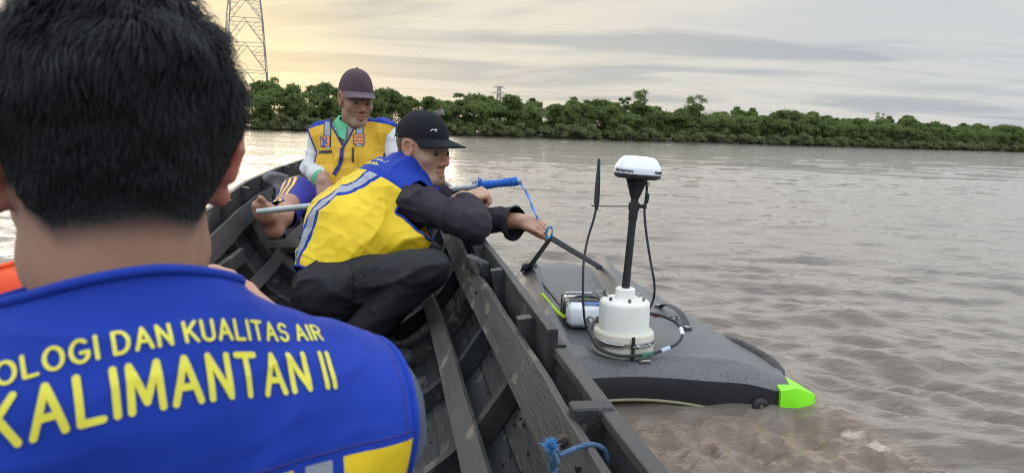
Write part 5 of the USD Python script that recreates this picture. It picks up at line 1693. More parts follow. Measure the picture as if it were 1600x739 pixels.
    sm2 = isosplit(sm2, g)[0]
    soften(sm2, 1)
    axs = np.array([unit(elR - shR), np.cross(unit(elR - shR), [0, 1, 0]), [0, 1, 0]])
    wrinkle(sm2, .017, 12, 3, (1.25, .55, .7), axs)
    wrinkle(sm2, .006, 30, 4, (.6, 1.3, 1.0), axs)
    obj("shirt", sm2, SHIRT_P, P, smooth=True)
    # trousers
    hipR, hipL = at(520, 455, d=2.38), at(540, 446, d=2.62)
    knR, knL = at(668, 422, d=2.20), at(668, 404, d=2.56)
    anR, anL = at(560, 525, d=2.28), at(590, 520, d=2.62)
    leg = [cone(hipR, hipL, .108, .105, .05), cone(hipR, knR, .094, .060, .03), cone(hipL, knL, .092, .058, .03), cone(knR, anR, .060, .050, .012), cone(knL, anL, .058, .048, .012), cone(pel, hipR, .100, .102, .05), ball(at(492, 468, d=2.42), .070, .06)]
    pm = nets(leg, *bbox([hipR, hipL, knR, knL, anR, anL, pel], .14), .0065)
    ax = np.array([unit(knR - hipR), np.cross(unit(knR - hipR), [0, 1, 0]), [0, 1, 0]])
    wrinkle(pm, .014, 13, 12, (.45, 1.2, 1.0), ax)
    wrinkle(pm, .005, 34, 17, (.5, 1.2, 1.0), ax)
    obj("trousers", pm, BLACKC, P, smooth=True)
    tr_path = P + "/trousers"
    # pocket flap with lettering on the thigh
    nrm = unit(np.array([0, -1.0, .10])); ex = unit(np.array([.06, .0, 1.0])); ex = unit(ex - (ex @ nrm) * nrm)
    try:
        tm = flat_text("ROCKIE", .0135, .0008, .80)
        tm = drape(tm, at(571, 441, d=2.30), ex, np.cross(nrm, ex), nrm, pm, .002)
        obj("lettering", tm, PAINTW, tr_path, smooth=False)
        pk = trimesh.creation.box([.085, .115, .004]); pk = pk.subdivide().subdivide().subdivide().subdivide()
        e2 = unit(at(600, 405, d=2.3) - at(528, 412, d=2.3)); e2 = unit(e2 - (e2 @ nrm) * nrm)
        pk = drape(pk, at(552, 434, d=2.30), e2, np.cross(nrm, e2), nrm, pm, .001)
        obj("pocket", pk, BLACKC, tr_path, smooth=True)
    except Exception as ex_:
        print("pocket", ex_)
    # feet, hidden in the shade below
    for an, kn in ((anR, knR), (anL, knL)):
        ft = nets([cone(an, an - UP * .05, .045, .04), cone(an - UP * .06 + BN * .0, an - UP * .075 + np.array([.15, .02, -.0]), .042, .032, .03)], *bbox([an, an + np.array([.17, 0, -.08])], .07), .006)
        obj("shoe", ft, RUBBER, P, smooth=True)
    # vest
    vp = torso(pel, mid, chest, neck, W, B, (.128, .128, .126), (shR - (shR - shL) * .10, shL + (shR - shL) * .10))
    vp += [ball(mid + B * .02, .12, .06), ball(at(640, 372, d=2.42), .060, .07)]
    vm = nets(vp, *bbox([pel, neck, shR, shL, at(650, 385, d=2.4)], .19), .0052, grow=.012)
    v = vm.vertices
    a_ = (v - pel) @ A; w_ = (v - (pel + neck) / 2) @ W; b_ = (v - (pel + neck) / 2) @ B
    fold_m = sstep(.02, .10, a_) * 1.0
    wrinkle(vm, .018, 9.0, 31, (1.5, .6, .8), np.array([unit(A + .6 * W), unit(W - .6 * A), B]))
    wrinkle(vm, .004, 24, 33, (1.4, .8, 1.0), np.array([A, W, B]))
    v = vm.vertices
    hem = (v - at(510, 448, d=2.5)) @ unit(A + .02 * B)
    vm = isosplit(vm, hem + .0)[1]
    # neck opening and arm holes
    nk = neck + A * .015 - B * .028
    vm = isosplit(vm, np.linalg.norm((vm.vertices - nk) * 1.0, axis=1) - .088)[1]
    for sh, el_, r0 in ((shR, elR, .083), (shL, elL, .083)):
        dd = unit(el_ - sh)
        q = vm.vertices - (sh + dd * .035)
        out_ = q @ dd
        rad = np.linalg.norm(q - out_[:, None] * dd, axis=1)
        g = np.maximum(rad - r0 - .25 * np.clip(out_, 0, .06), -(out_ + .030))
        vm = isosplit(vm, g)[1]
    parts = vm.split(only_watertight=False)
    vm = max(parts, key=lambda x: len(x.faces))
    edge = loops(vm, 20)
    v = vm.vertices
    yline = (v - at(590, 282, d=2.5)) @ unit(A * 1.0 + W * .10)
    low, yoke = isosplit(vm, yline)
    wl_ = (low.vertices - (pel + neck) / 2) @ W
    cS = .120
    frontside = (low.vertices - (pel + neck) / 2) @ B
    inner, outer = isosplit(low, np.abs(wl_ - cS) - .027 + np.where(frontside < -.02, 1.0, 0))
    vest = obj("vest", outer, YEL, P, smooth=True)
    wi = (inner.vertices - (pel + neck) / 2) @ W
    core, sides_ = isosplit(inner, np.abs(wi - cS) - .0155)
    core.vertices = core.vertices + core.vertex_normals * .0008
    obj("reflective_stripe", core, SILV, vest, smooth=True)
    obj("stripe_edging", sides_, BLUE_V, vest, smooth=True)
    obj("yoke", yoke, BLUE_V, vest, smooth=True)
    for lp_ in edge:
        obj("piping", loop_tube(lp_, .0042), BLUE_V, vest, smooth=True)
    # collar band
    ang = np.linspace(0, 2 * np.pi, 48, endpoint=False)
    # lettering across the yoke
    ey = unit(A); ez = unit(B * .85 + W * .30); ex = unit(np.cross(ey, ez))
    for s_, hh, dv in (("KALIMANTAN", .018, .052), ("HIDROLOGI DAN", .012, .030)) if False else (("DAN KUALITAS AIR", .0115, .056), ("KALIMANTAN II", .0175, .032)):
        try:
            tm = flat_text(s_, hh, .001, .80)
            tm.vertices[:, 0] -= tm.vertices[:, 0].mean()
            og = at(590, 282, d=2.5)
            og = og + ey * (dv + .0) + ex * (((neck + pel) / 2 - og) @ ex * .55)
            tm = drape(tm, og, ex, ey, ez, yoke, .0022)
            obj("lettering", tm, TEXTY, vest, smooth=False)
        except Exception as e_:
            print("letters", e_)
    sm3 = seam(outer, ((outer.vertices - (pel + neck) / 2) @ W) - .045, .0016)
    sm3.update_faces((sm3.triangles_center - (pel + neck) / 2) @ B > .0)
    obj("seam", sm3, M("yellow_seam", (.50, .36, .008), rough=.8), vest, smooth=False)
    obj("seam", seam(outer, ((outer.vertices - at(510, 448, d=2.5)) @ A) - .030, .0016), M("yellow_stitch", (.55, .40, .008), rough=.8), vest, smooth=False)
    return P


crouching_man()


# ================================================================ the old man in the bow
def old_man():
    base = at(550, 360, d=3.65); base[2] = .24
    P = thing("person", "old man in maroon cap and mustard vest sitting barefoot in the bow", "person", base)
    hc = at(556, 158, d=3.62)
    fr = frame(hc, unit(np.array([.52, -.84, -.14])), (0.02, 0, 1))
    o, HX, HY, HZ = fr
    neck = at(549, 204, d=3.68)
    W = unit(np.array([-.985, -.12, -.04])); F_ = np.array([-.12, -.97, .1]); F_ = unit(F_ - (F_ @ W) * W); B = -F_
    pel, mid, chest = at(552, 345, d=3.66), at(552, 300, d=3.66), at(552, 246, d=3.68)
    A = unit(neck - pel)
    shR, shL = at(499, 212, d=3.66), at(606, 209, d=3.66)
    elR, wrR = at(485, 262, d=3.66), at(505, 284, d=3.44)
    elL, wrL = at(622, 270, d=3.62), at(600, 315, d=3.45)
    hp = head_prims(fr, -.002, neck + (neck - hc) * .2 , .050, old=True)
    hm = nets(hp, hc - [.14, .15, .22], hc + [.14, .15, .14], .0026)
    stub = lambda x, y, z: .7 * np.maximum(sstep(-.030, -.040, y) * sstep(-.06, -.04, z), sstep(.020, .034, z) * sstep(.036, .020, y)) * np.where((np.abs(x) > .0735) & (y > -.034) & (z < .042), 0, 1)
    tint = head_tint(hm.vertices, fr, stub, .10)
    q = hm.vertices - o
    x, y, z = q @ HX, q @ HY, q @ HZ
    crease = np.zeros(len(q))
    for (yy, zz) in ((.05, .030), (.05, .038)):
        crease = np.maximum(crease, sstep(.004, .001, np.abs(z - zz)) * sstep(.07, .05, np.abs(x)))
    hpR, _ = hand_prims(wrR, unit(np.array([.10, -.45, -.62])), np.array([.9, -.3, .1]), np.array([-.05, -.80, .55]), curls=((18, 30, 22), (22, 32, 24), (24, 34, 24), (28, 34, 24)), thumb_out=34, th=(0, 18, 12), sc=1.02)
    hmR = nets([cone(elR + (wrR - elR) * .55, wrR, .034, .026, .012)] + hpR, *bbox([wrR - (wrR - elR) * .4, wrR + np.array([.05, -.1, -.12])], .085), .0032, smooth=3)
    # bare right foot
    ank, heel, toe = at(440, 340, d=3.12), at(430, 362, d=3.09), at(405, 323, d=2.99)
    fd = unit(toe - heel); sole = unit(np.cross(fd, unit(ank - heel))); dn = unit(-np.cross(fd, sole)) if False else None
    up_f = unit((ank - heel) - ((ank - heel) @ fd) * fd); lat = np.cross(fd, up_f)
    Lf = np.linalg.norm(toe - heel)
    fp = [cone(at(452, 318, d=3.20), ank, .043, .036, .02), ball(heel + fd * .012, .034, .02), cone(heel + fd * .01, heel + fd * .10 + up_f * .008, .033, .030, .03, W=lat, sw=1.1), cone(ank, heel + fd * .115 + up_f * .018, .036, .026, .04), cone(heel + fd * .09, heel + fd * .150 + up_f * .004, .028, .021, .03, W=lat, sw=1.55),
          ball(ank + lat * .030, .012, .015), ball(ank - lat * .030, .012, .015)]
    for i in range(5):
        s0 = (-1 + .5 * i)
        b0 = heel + fd * (.150 - .006 * i) + lat * (s0 * .030) + up_f * .002
        L_ = .042 - .004 * i
        r_ = .0118 if i == 0 else .0082 - .0004 * i
        fp += [cone(b0, b0 + fd * L_ * .6 + up_f * .006, r_, r_, .006), cone(b0 + fd * L_ * .6 + up_f * .006, b0 + fd * L_ + up_f * .002, r_, r_ * .92, .003)]
    fm = nets(fp, *bbox([heel, toe, ank, heel + fd * .2, at(452, 318, d=3.20)], .07), .0034, smooth=3)
    allm = cat([hm, hmR, fm])
    tint2 = np.ones((len(fm.vertices), 3)) * np.array([1.18, 1.10, 1.10])
    obj("body", allm, SKIN_OLD, P, tint=np.vstack([tint, np.ones((len(hmR.vertices), 3)), tint2]))
    face_extras(fr, P, (.002, -.005), closed=1.1)
    cap_part(fr, P, CAP_P, CAP_PB, tilt=-.05, brim=.064, low=.052, droop=.018, rz=.082)
    # shirt with collar
    arms = [cone(shR, elR, .047, .041, .03), cone(elR, wrR + (elR - wrR) * .15, .042, .036, .02), cone(shL, elL, .047, .042, .03), cone(elL, wrL, .042, .035, .02)]
    sp = torso(pel, mid, chest, neck, W, B, (.098, .096, .098), (shR, shL), shr=.046, k=.04)
    smh = nets(sp + arms, *bbox([pel, neck, shR, shL, elR, elL, wrR, wrL], .12), .0062)
    wrinkle(smh, .016, 14, 51, (1, 1, 1.3))
    d_ = unit(wrR - elR)
    g = np.where(np.linalg.norm(smh.vertices - wrR, axis=1) < .12, (smh.vertices - (wrR - d_ * .012)) @ d_, -1.0)
    smh = isosplit(smh, g)[0]
    smh = isosplit(smh, .060 - np.linalg.norm(smh.vertices - (neck + A * .03 + F_ * .012), axis=1))[0]
    cu = np.where(np.linalg.norm(smh.vertices - wrR, axis=1) < .12, (smh.vertices - (wrR - d_ * .050)) @ d_ + .016 * np.sin(30 * ((smh.vertices - wrR) @ W)), -1.0)
    body_s, cuff = isosplit(smh, cu)
    shirt = obj("shirt", body_s, WHITE_S, P, smooth=True)
    if len(cuff.faces):
        obj("cuff", cuff, GREEN_C, shirt, smooth=True)
        for lp_ in loops(cuff, 14):
            if (lp_.mean(0) - wrR) @ d_ > -.035:
                obj("cuff_edge", loop_tube(lp_, .004), GREEN_C, shirt, smooth=True)
    # polo collar: a folded band round the neck, open in front
    n_ = 60
    aa_ = np.linspace(-2.86, 2.86, n_)
    cen = neck + A * .012 + F_ * .004
    rows = []
    for (r_, zz, fr_) in ((.058, .060, .0), (.066, .068, .0), (.086, .046, .6), (.108, .020, 1.0)):
        pts = []
        for a in aa_:
            front = np.clip((abs(a) - 1.2) / 1.66, 0, 1)
            pts.append(cen + (W * math.sin(a) * r_ * (1.0 - .35 * front ** 2) - F_ * math.cos(a) * r_ * (1 + .08 * front)) + A * (zz - front * (.062 + .030 * fr_)))
        rows.append(pts)
    cv = np.array(rows)
    top = cv.reshape(-1, 3); fcs = grid_faces(4, n_)
    cm_ = trimesh.Trimesh(np.vstack([top, top - np.tile(A * .002, (len(top), 1))]), np.vstack([fcs, fcs[:, ::-1] + len(top)]), process=False)
    if (np.sum(cm_.face_normals[:len(fcs)] * (cm_.triangles_center[:len(fcs)] - cen), 1)).mean() < 0:
        cm_.invert()
    obj("collar", cm_, GREEN_C, shirt, smooth=True)
    # vest
    vp = torso(pel, mid, chest, neck, W, B, (.125, .122, .122), (shR - (shR - shL) * .06, shL + (shR - shL) * .06), k=.05)
    vm = nets(vp, *bbox([pel, neck, shR, shL], .2), .0052, grow=.012)
    wrinkle(vm, .016, 9, 61, (1.0, 1.0, 1.2))
    wrinkle(vm, .004, 22, 63, (1, 1, 1.0))
    v = vm.vertices
    vm = isosplit(vm, (v - at(552, 326, d=3.6)) @ A)[1]
    vm = isosplit(vm, np.linalg.norm(vm.vertices - (neck + A * .03 + F_ * .006), axis=1) - .104)[1]
    # V neck: from the collar to the middle of the chest
    vtip = at(537, 231, d=3.55)
    q = vm.vertices - vtip
    dx, dz, df = q @ W, q @ A, (vm.vertices - chest) @ F_
    vm = isosplit(vm, np.where(df > 0, np.abs(dx - .0) - np.maximum(.0, dz) * .50 - .0005, .05))[1] if True else vm
    for sh, el_ in ((shR, elR), (shL, elL)):
        dd = unit(.45 * unit(el_ - sh) + .9 * unit(sh - (shR + shL) / 2))
        q = vm.vertices - sh
        out_ = q @ dd
        vm = isosplit(vm, np.maximum(np.linalg.norm(q - out_[:, None] * dd, axis=1) - .105 - .5 * np.maximum(out_, 0), .034 - out_))[1]
    parts = vm.split(only_watertight=False)
    vm = max(parts, key=lambda x: len(x.faces))
    edge = loops(vm, 25)
    zline = (vm.vertices - at(516, 188, d=3.6)) @ unit(A + .15 * np.sign((shR - neck) @ W) * 0 * W)
    dxs = np.abs((vm.vertices - neck) @ W)
    low, yoke = isosplit(vm, zline + .20 * np.maximum(0, dxs - .085) + .01)
    vest = obj("vest", low, MUS, P, smooth=True)
    for pc in yoke.split(only_watertight=False):
        if len(pc.faces) > 60:
            obj("yoke", pc, BLUE_V, vest, smooth=True)
    for lp_ in edge:
        obj("piping", loop_tube(lp_, .0042), BLUE_D, vest, smooth=True)

    def patch(c0, c1, thick, mat, name, parent=vest, lift=.0010, rounded=.0, sub=5, fix=None):
        """A flat patch lying on the vest between two opposite corners (pixels)."""
        a, b = at(c0[0], c0[1], d=3.56), at(c1[0], c1[1], d=3.56)
        ex_, ey_, ez_ = -W, unit(A - (A @ F_) * F_), F_
        ex_ = unit(ex_ - (ex_ @ ey_) * ey_); ez_ = np.cross(ex_, ey_)
        og = (a + b) / 2
        w2, h2 = abs((b - a) @ ex_), abs((b - a) @ ey_)
        bx_ = trimesh.creation.box([w2, h2, thick])
        bx_ = trimesh.Trimesh(*trimesh.remesh.subdivide_to_size(bx_.vertices, bx_.faces, max(.006, min(w2, h2) * .6)), process=False)
        m_ = drape(bx_, og, ex_, ey_, ez_, vm, lift)
        return obj(name, m_, mat, parent, smooth=40), (og, ex_, ey_, ez_)

    for (c0, c1) in (((505.5, 189), (515.5, 231)), ((556, 186), (566.5, 229))):
        bs_, _ = patch((c0[0] - 1.6, c0[1]), (c1[0] + 1.6, c1[1]), .0012, BLACKP, "stripe_edging")
        patch(c0, c1, .0012, SILV, "reflective_stripe", lift=.0022)
    OR = M("patch_orange", (.82, .27, .02), (.74, .22, .02), rough=.7, scale=30)
    PB = M("patch_blue", (.03, .12, .42), rough=.7)
    for k_, (c0, c1) in enumerate((((500, 213), (514.5, 227.5)), ((552.6, 210), (568.4, 224.5)))):
        bg_, _ = patch((c0[0] - 1, c0[1] - 1), (c1[0] + 1, c1[1] + 1), .0012, BLUE_D, "badge_border", lift=.0030)
        _, (og, ex_, ey_, ez_) = patch(c0, c1, .0012, OR, "badge", lift=.0040)
        if k_:
            for s_, hh, dy in (("POSKO", .0125, .004), ("BENCANA", .0100, -.014)):
                tm = flat_text(s_, hh, .0008, .88, bold=False); tm.vertices[:, 0] -= tm.vertices[:, 0].mean(); tm.vertices[:, 1] += dy
                obj("lettering", drape(tm, og, ex_, ey_, ez_, vm, .0052), PB, vest, smooth=False)
        else:                                            # three blue blades meeting in the middle
            sh_ = union_all([Polygon([(-.022, .016), (-.008, .020), (-.004, .004), (.004, -.003), (.012, -.005), (.014, -.014), (.0, -.012), (-.006, -.022), (-.018, -.020), (-.012, -.006), (-.013, .006)]), Point(.001, -.002).buffer(.007),
                             Polygon([(.002, .020), (.010, .018), (.008, .004), (.0, .002)])])
            tm = trimesh.creation.extrude_polygon(sh_, .0008, engine="earcut")
            tm = trimesh.Trimesh(*trimesh.remesh.subdivide_to_size(tm.vertices, tm.faces, .006), process=False)
            obj("emblem", drape(tm, og, ex_, ey_, ez_, vm, .0052), PB, vest, smooth=False)
    patch((492, 237), (520.5, 254), .0030, MUS, "pocket", lift=.0020)
    patch((496.5, 235), (519, 239.5), .0015, BLACKP, "pocket_zip", lift=.0052)
    patch((499, 255), (524, 292), .0030, MUS, "pocket", lift=.0020)
    patch((550, 231), (554, 254), .0015, BLACKP, "pocket_zip", lift=.0030)
    patch((560, 233), (585, 262), .0030, MUS, "pocket", lift=.0020)
    def patch_poly(pxs, thick, mat, name, lift=.004):
        """A strip of cloth on the vest with the outline given in pixels."""
        ex_, ey_ = -W, unit(A - (A @ F_) * F_)
        ex_ = unit(ex_ - (ex_ @ ey_) * ey_); ez_ = np.cross(ex_, ey_)
        w3 = np.array([at(u, v_, d=3.56) for u, v_ in pxs]); og = w3.mean(0)
        pg = Polygon(np.stack([(w3 - og) @ ex_, (w3 - og) @ ey_], 1)).buffer(0)
        tm = trimesh.creation.extrude_polygon(pg, thick, engine="earcut")
        tm = trimesh.Trimesh(*trimesh.remesh.subdivide_to_size(tm.vertices, tm.faces, .009), process=False)
        return obj(name, drape(tm, og, ex_, ey_, ez_, vm, lift), mat, vest, smooth=40)

    patch_poly([(532.2, 231), (538.2, 231), (536.8, 252), (533.5, 262), (526, 275), (520, 272), (528.5, 259), (531, 250)], .0018, BLUE_D, "zip_placket")
    for (u, v_) in ((535, 208), (537, 224)):
        c = at(u, v_, d=3.57)
        sv = smh.vertices; k_ = np.argmin(np.linalg.norm((sv - c) - ((sv - c) @ F_)[:, None] * F_, axis=1) + np.where((sv - chest) @ F_ > 0, 0, 1))
        obj("button", lathe([(0, 0), (.006, 0), (.0055, .003), (0, .0035)], sv[k_] - F_ * .0005, F_, 12), STEEL, shirt)
    # track trousers
    hipR, hipL = at(527, 338, d=3.62), at(577, 340, d=3.62)
    knR, knL = at(466, 304, d=3.40), at(585, 325, d=3.22)
    cufR, anL = at(440, 338, d=3.17), at(565, 430, d=3.15)
    leg = [cone(hipR, hipL, .11, .11, .05), cone(hipR, knR, .098, .072, .04), cone(knR, cufR, .076, .062, .03), cone(hipL, knL, .098, .072, .04), cone(knL, anL, .072, .058, .03)]
    pm = nets(leg, *bbox([hipR, hipL, knR, knL, cufR, anL], .13), .0065)
    wrinkle(pm, .015, 9, 71)
    d_ = unit(cufR - knR)
    g = np.where(np.linalg.norm(pm.vertices - cufR, axis=1) < .15, (pm.vertices - cufR) @ d_, -1.0)
    pm = isosplit(pm, g)[0]
    # side stripes along the outside of the right leg
    v = pm.vertices
    segs = [(hipR, knR), (knR, cufR)]
    best = np.full(len(v), 9.0); coord = np.zeros(len(v))
    for a, b in segs:
        t = np.clip(((v - a) @ (b - a)) / ((b - a) @ (b - a)), 0, 1)
        dvec = v - a - t[:, None] * (b - a)
        dist = np.linalg.norm(dvec, axis=1)
        ax_ = unit(b - a); outd = unit(UP * .75 + np.array([-.55, -.35, 0]) - ((UP * .75 + np.array([-.55, -.35, 0])) @ ax_) * ax_); sd = np.cross(ax_, outd)
        ang = np.arctan2(dvec @ sd, dvec @ outd)
        c_ = ang * .085
        coord = np.where(dist < best, c_, coord); best = np.minimum(best, dist)
    coord = np.where((v - hipR) @ W > -.02, coord, 9.0)
    rest = pm
    tr = None
    cc = coord
    pieces = []
    for c0, wd_ in ((-.048, .0075), (-.022, .0075), (.004, .0075), (.040, .0028)):
        ins, rest2 = isosplit(rest, np.abs(cc - c0) - wd_)
        pieces.append((ins, c0))
        # carry the coordinate over to the remaining mesh
        tree_ = cKDTree(rest.vertices); _, ii = tree_.query(rest2.vertices)
        v2 = rest2.vertices
        best = np.full(len(v2), 9.0); cc = np.zeros(len(v2))
        for a, b in segs:
            t = np.clip(((v2 - a) @ (b - a)) / ((b - a) @ (b - a)), 0, 1)
            dvec = v2 - a - t[:, None] * (b - a); dist = np.linalg.norm(dvec, axis=1)
            ax_ = unit(b - a); od = UP * .75 + np.array([-.55, -.35, 0]); outd = unit(od - (od @ ax_) * ax_); sd = np.cross(ax_, outd)
            c_ = np.arctan2(dvec @ sd, dvec @ outd) * .085
            cc = np.where(dist < best, c_, cc); best = np.minimum(best, dist)
        cc = np.where((v2 - hipR) @ W > -.02, cc, 9.0)
        rest = rest2
    tr = obj("trousers", rest, TRACK, P, smooth=True)
    for m_, c0 in pieces:
        if len(m_.faces):
            obj("side_stripe", m_, STRIPE_Y if c0 < .03 else STRIPE_W, tr, smooth=True)
    return P


old_man()
# rag tied on the left inner rail
rg = at(432, 281, d=3.55)
RAG = M("grey_rag", (.20, .19, .19), (.09, .085, .09), rough=.9, scale=25, **CLOTH)
rm = nets([cone(rg + np.array([-.03, 0, .012]), rg + np.array([.03, 0, .008]), .022, .024, .02), cone(rg, rg + np.array([.028, -.02, -.10]), .020, .013, .02), cone(rg + np.array([.02, 0, 0]), rg + np.array([.045, -.01, -.05]), .018, .014, .02)], rg - .15, rg + .15, .005)
wrinkle(rm, .022, 26, 5)
obj("rag", rm, RAG, label="crumpled grey rag hung over the inner rail at the old man's knee", cat="rag", smooth=True)
rm = nets([cone(rg + np.array([.02, .02, -.08]), rg + np.array([.05, .03, -.17]), .045, .04, .03), ball(rg + np.array([-.02, .03, -.14]), .035, .03)], rg - [.2, .2, .3], rg + .2, .006)
wrinkle(rm, .03, 20, 8)
obj("black_bag", rm, RUBBER, label="crumpled black plastic bag tucked under the left rail behind the old man's foot", cat="bag", smooth=True)


# ================================================================ the near man, seen from behind
def near_man():
    Fd = unit(np.array([-math.sin(math.radians(27)), math.cos(math.radians(27)), 0.0])); Rt = unit(np.cross(Fd, UP))
    hc = at(176, 256, d=.565)
    fr = frame(hc, Fd - Rt * .16 - UP * .34)
    o, HX, HY, HZ = fr
    base = bp(.55, -.05, -.03)
    P = thing("person", "nearest man seen from behind, black hair, blue vest with yellow lettering", "person", base)
    N0 = at(190, 425, d=.50)
    tw = math.radians(10)                                  # the shoulders turn a little more than the head
    Rs = unit(Rt * math.cos(tw) + Fd * math.sin(tw)); Fs = unit(np.cross(UP, Rs))
    hp = head_prims(fr, .0, N0 - UP * .09 + Fs * .045, .047, ear=1.14)
    hm = nets(hp, hc - [.15, .16, .22], hc + [.15, .16, .15], .0027)
    # hair region by position on the head: hairline behind
    q = hm.vertices - o
    x, y, z = q @ HX, q @ HY, q @ HZ

    def hairy(x, y, z):
        """Above 0 where hair grows."""
        line = -.066 + .10 * np.clip(np.abs(x) - .03, 0, 1) + np.where(y > -.045, (y + .045) * 1.05, 0)
        line = np.where(y > .055, .055 + (y - .055) * .6, line)
        ear = np.where((y > -.032) & (y < .03) & (np.abs(x) > .06), np.maximum(line, .030 - .6 * np.maximum(0, -.012 - y)), line)
        return z - ear

    hg = hairy(x, y, z)
    isear = (np.abs(x) > .0745) & (y > -.036) & (z < .042)
    amt = sstep(-.010, .012, hg) * np.where(isear, 0, 1)
    tint = head_tint(hm.vertices, fr, None, .2)
    tint = tint * (1 - amt[:, None]) + amt[:, None] * np.array([.035, .05, .075])
    earm = sstep(.074, .082, np.abs(x)) * sstep(.06, .04, np.hypot(y + .003, z))
    tint = tint * (1 - earm[:, None]) + earm[:, None] * np.array([1.25, .86, .80])
    # hand raised in front of the right shoulder
    wr = at(425, 530, d=.80)
    hd_, _ = hand_prims(wr + UP * .0, unit(at(312, 468, d=.80) - wr), np.array([0, -.4, 1.0]), np.array([.25, -.85, .35]), curls=((30, 55, 40), (36, 60, 40), (40, 62, 40), (44, 62, 40)), thumb_out=20, th=(0, 16, 14), sc=.92)
    el_ = at(580, 730, d=.86)
    hh = nets([cone(wr + (el_ - wr) * .5, wr, .036, .027, .012)] + hd_, *bbox([wr, wr + (el_ - wr) * .35, at(310, 470, d=.80)], .075), .0030, smooth=3)
    SKIN_N = M("skin_tanned", (.30, .160, .104), (.235, .120, .078), rough=.52, scale=26, tinted=True, subsurface_weight=.2, subsurface_scale=.005, subsurface_radius=(1.0, .35, .18), bump=.3, bscale=260, bdist=.0012)
    obj("body", cat([hm, hh]), SKIN_N, P, tint=np.vstack([tint, np.ones((len(hh.vertices), 3)) * np.array([1.4, 1.35, 1.35])]))
    face_extras(fr, P)
    # torso
    shR, shL = N0 + Rs * .174 - UP * .150 + Fs * .030, N0 - Rs * .180 - UP * .140 + Fs * .030
    chest = N0 - UP * .17 + Fs * .045; mid = N0 - UP * .34 + Fs * .05; pel = N0 - UP * .54 + Fs * .06
    elR = shR + unit(np.array([0, 0, -1.0]) + Fs * .35 + Rs * .22) * .27
    sleeve = nets([cone(chest, N0 - UP * .06, .09, .055, .05, W=Rs, sw=1.3), cone(shR, shL, .052, .058, .05), cone(shR, elR, .062, .052, .04), cone(elR, wr + (el_ - wr) * .30, .052, .044, .03), cone(shL, shL + unit(-UP + Fs * .3 - Rs * .15) * .28, .062, .052, .04)], *bbox([chest, N0, shR, shL, elR, wr, shL - UP * .3], .09), .0058)
    wrinkle(sleeve, .010, 10, 81)
    sleeve = isosplit(sleeve, .066 - np.linalg.norm(sleeve.vertices - (N0 + UP * .035 + Fs * .015), axis=1))[0]
    obj("shirt", sleeve, DENIM, P, smooth=True)
    # trousers, sitting on the bottom boards
    hipR, hipL = pel + Rs * .10, pel - Rs * .10
    hipR[2] = hipL[2] = .10
    kn = [h + Fs * .36 + s * Rs * .06 + UP * .22 for h, s in ((hipR, 1), (hipL, -1))]
    an = [k_ + Fs * .18 - UP * .26 for k_ in kn]
    pm = nets([cone(hipR, hipL, .12, .12, .05), cone(hipR, kn[0], .10, .07, .04), cone(hipL, kn[1], .10, .07, .04), cone(kn[0], an[0], .068, .055, .03), cone(kn[1], an[1], .068, .055, .03)], *bbox([hipR, hipL] + kn + an, .14), .008)
    wrinkle(pm, .014, 10, 85)
    obj("trousers", pm, BLACKC, P, smooth=True)
    # vest
    W = Rs; B = -Fs
    vp = [cone(pel, mid, .125, .125, .06, W=W, sw=1.42), cone(mid, chest, .125, .115, .06, W=W, sw=1.45), cone(shR - Rs * .012, shL + Rs * .012, .064, .064, .05), cone(chest, N0 - UP * .06, .098, .050, .06, W=W, sw=1.5),
          cone(N0 - UP * .082 + Rs * .03, shR + UP * .006, .046, .056, .03), cone(N0 - UP * .078 - Rs * .03, shL + UP * .006, .046, .056, .03), ball(N0 - UP * .075 + B * .020, .058, .04), cone(N0 - UP * .07 + Fs * .01, N0 + UP * .02 + Fs * .016, .056, .051, .03)]
    vm = nets(vp, *bbox([pel + UP * .15, N0, shR, shL], .18), .0042, grow=.008)
    wrinkle(vm, .0085, 8, 91, (.7, .7, 1.5))
    wrinkle(vm, .0024, 26, 93, (.7, .7, 1.4))
    vm = isosplit(vm, vm.vertices[:, 2] - (pel[2] + .20))[1]
    nk = N0 + UP * .0898 + Fs * .030
    # collar edge: dips a little behind
    qn = vm.vertices - nk
    qn = qn - .5 * (qn @ Rs)[:, None] * Rs
    vm = isosplit(vm, np.linalg.norm(qn, axis=1) - .115)[1]
    for sg, sh in ((1, shR), (-1, shL)):
        dd = unit(sg * Rs * .96 - UP * .10)
        out_ = (vm.vertices - sh) @ dd
        hgt = (vm.vertices - sh) @ UP
        vm = isosplit(vm, -(out_ - .034 - .14 * np.maximum(0, -hgt - .02) * np.exp(-np.maximum(0, -hgt - .02) * 6)))[1]
    parts = vm.split(only_watertight=False)
    vm = max(parts, key=lambda x_: len(x_.faces))
    edge = loops(vm, 25)
    zy = at(575, 705, d=.57)[2]
    v = vm.vertices
    lat = (v - N0) @ Rs
    low, yoke = isosplit(vm, v[:, 2] - zy + .12 * (lat - (at(575, 722, d=.56) - N0) @ Rs))
    # the body panel: yellow, a silver stripe with blue borders
    latl = (low.vertices - N0) @ Rs
    back_ = (low.vertices - N0) @ B > -.06
    cS = (at(506, 722, d=.53) - N0) @ Rs
    inner, outer = isosplit(low, np.where(back_, np.abs(np.abs(latl) - cS) - .0215, 1.0))
    vest = obj("vest", outer, YEL, P, smooth=True)
    li = (inner.vertices - N0) @ Rs
    core, sd_ = isosplit(inner, np.abs(np.abs(li) - cS) - .0115)
    for sgn in (1, -1):
        for m_, mt_, nm in ((core, SILV, "reflective_stripe"), (sd_, BLUE_V, "stripe_edging")):
            g = ((m_.vertices - N0) @ Rs) * sgn
            pc = isosplit(m_, g)[1]
            if len(pc.faces):
                obj(nm, pc, mt_, vest, smooth=True)
    obj("yoke", yoke, BLUE_V, vest, smooth=True)
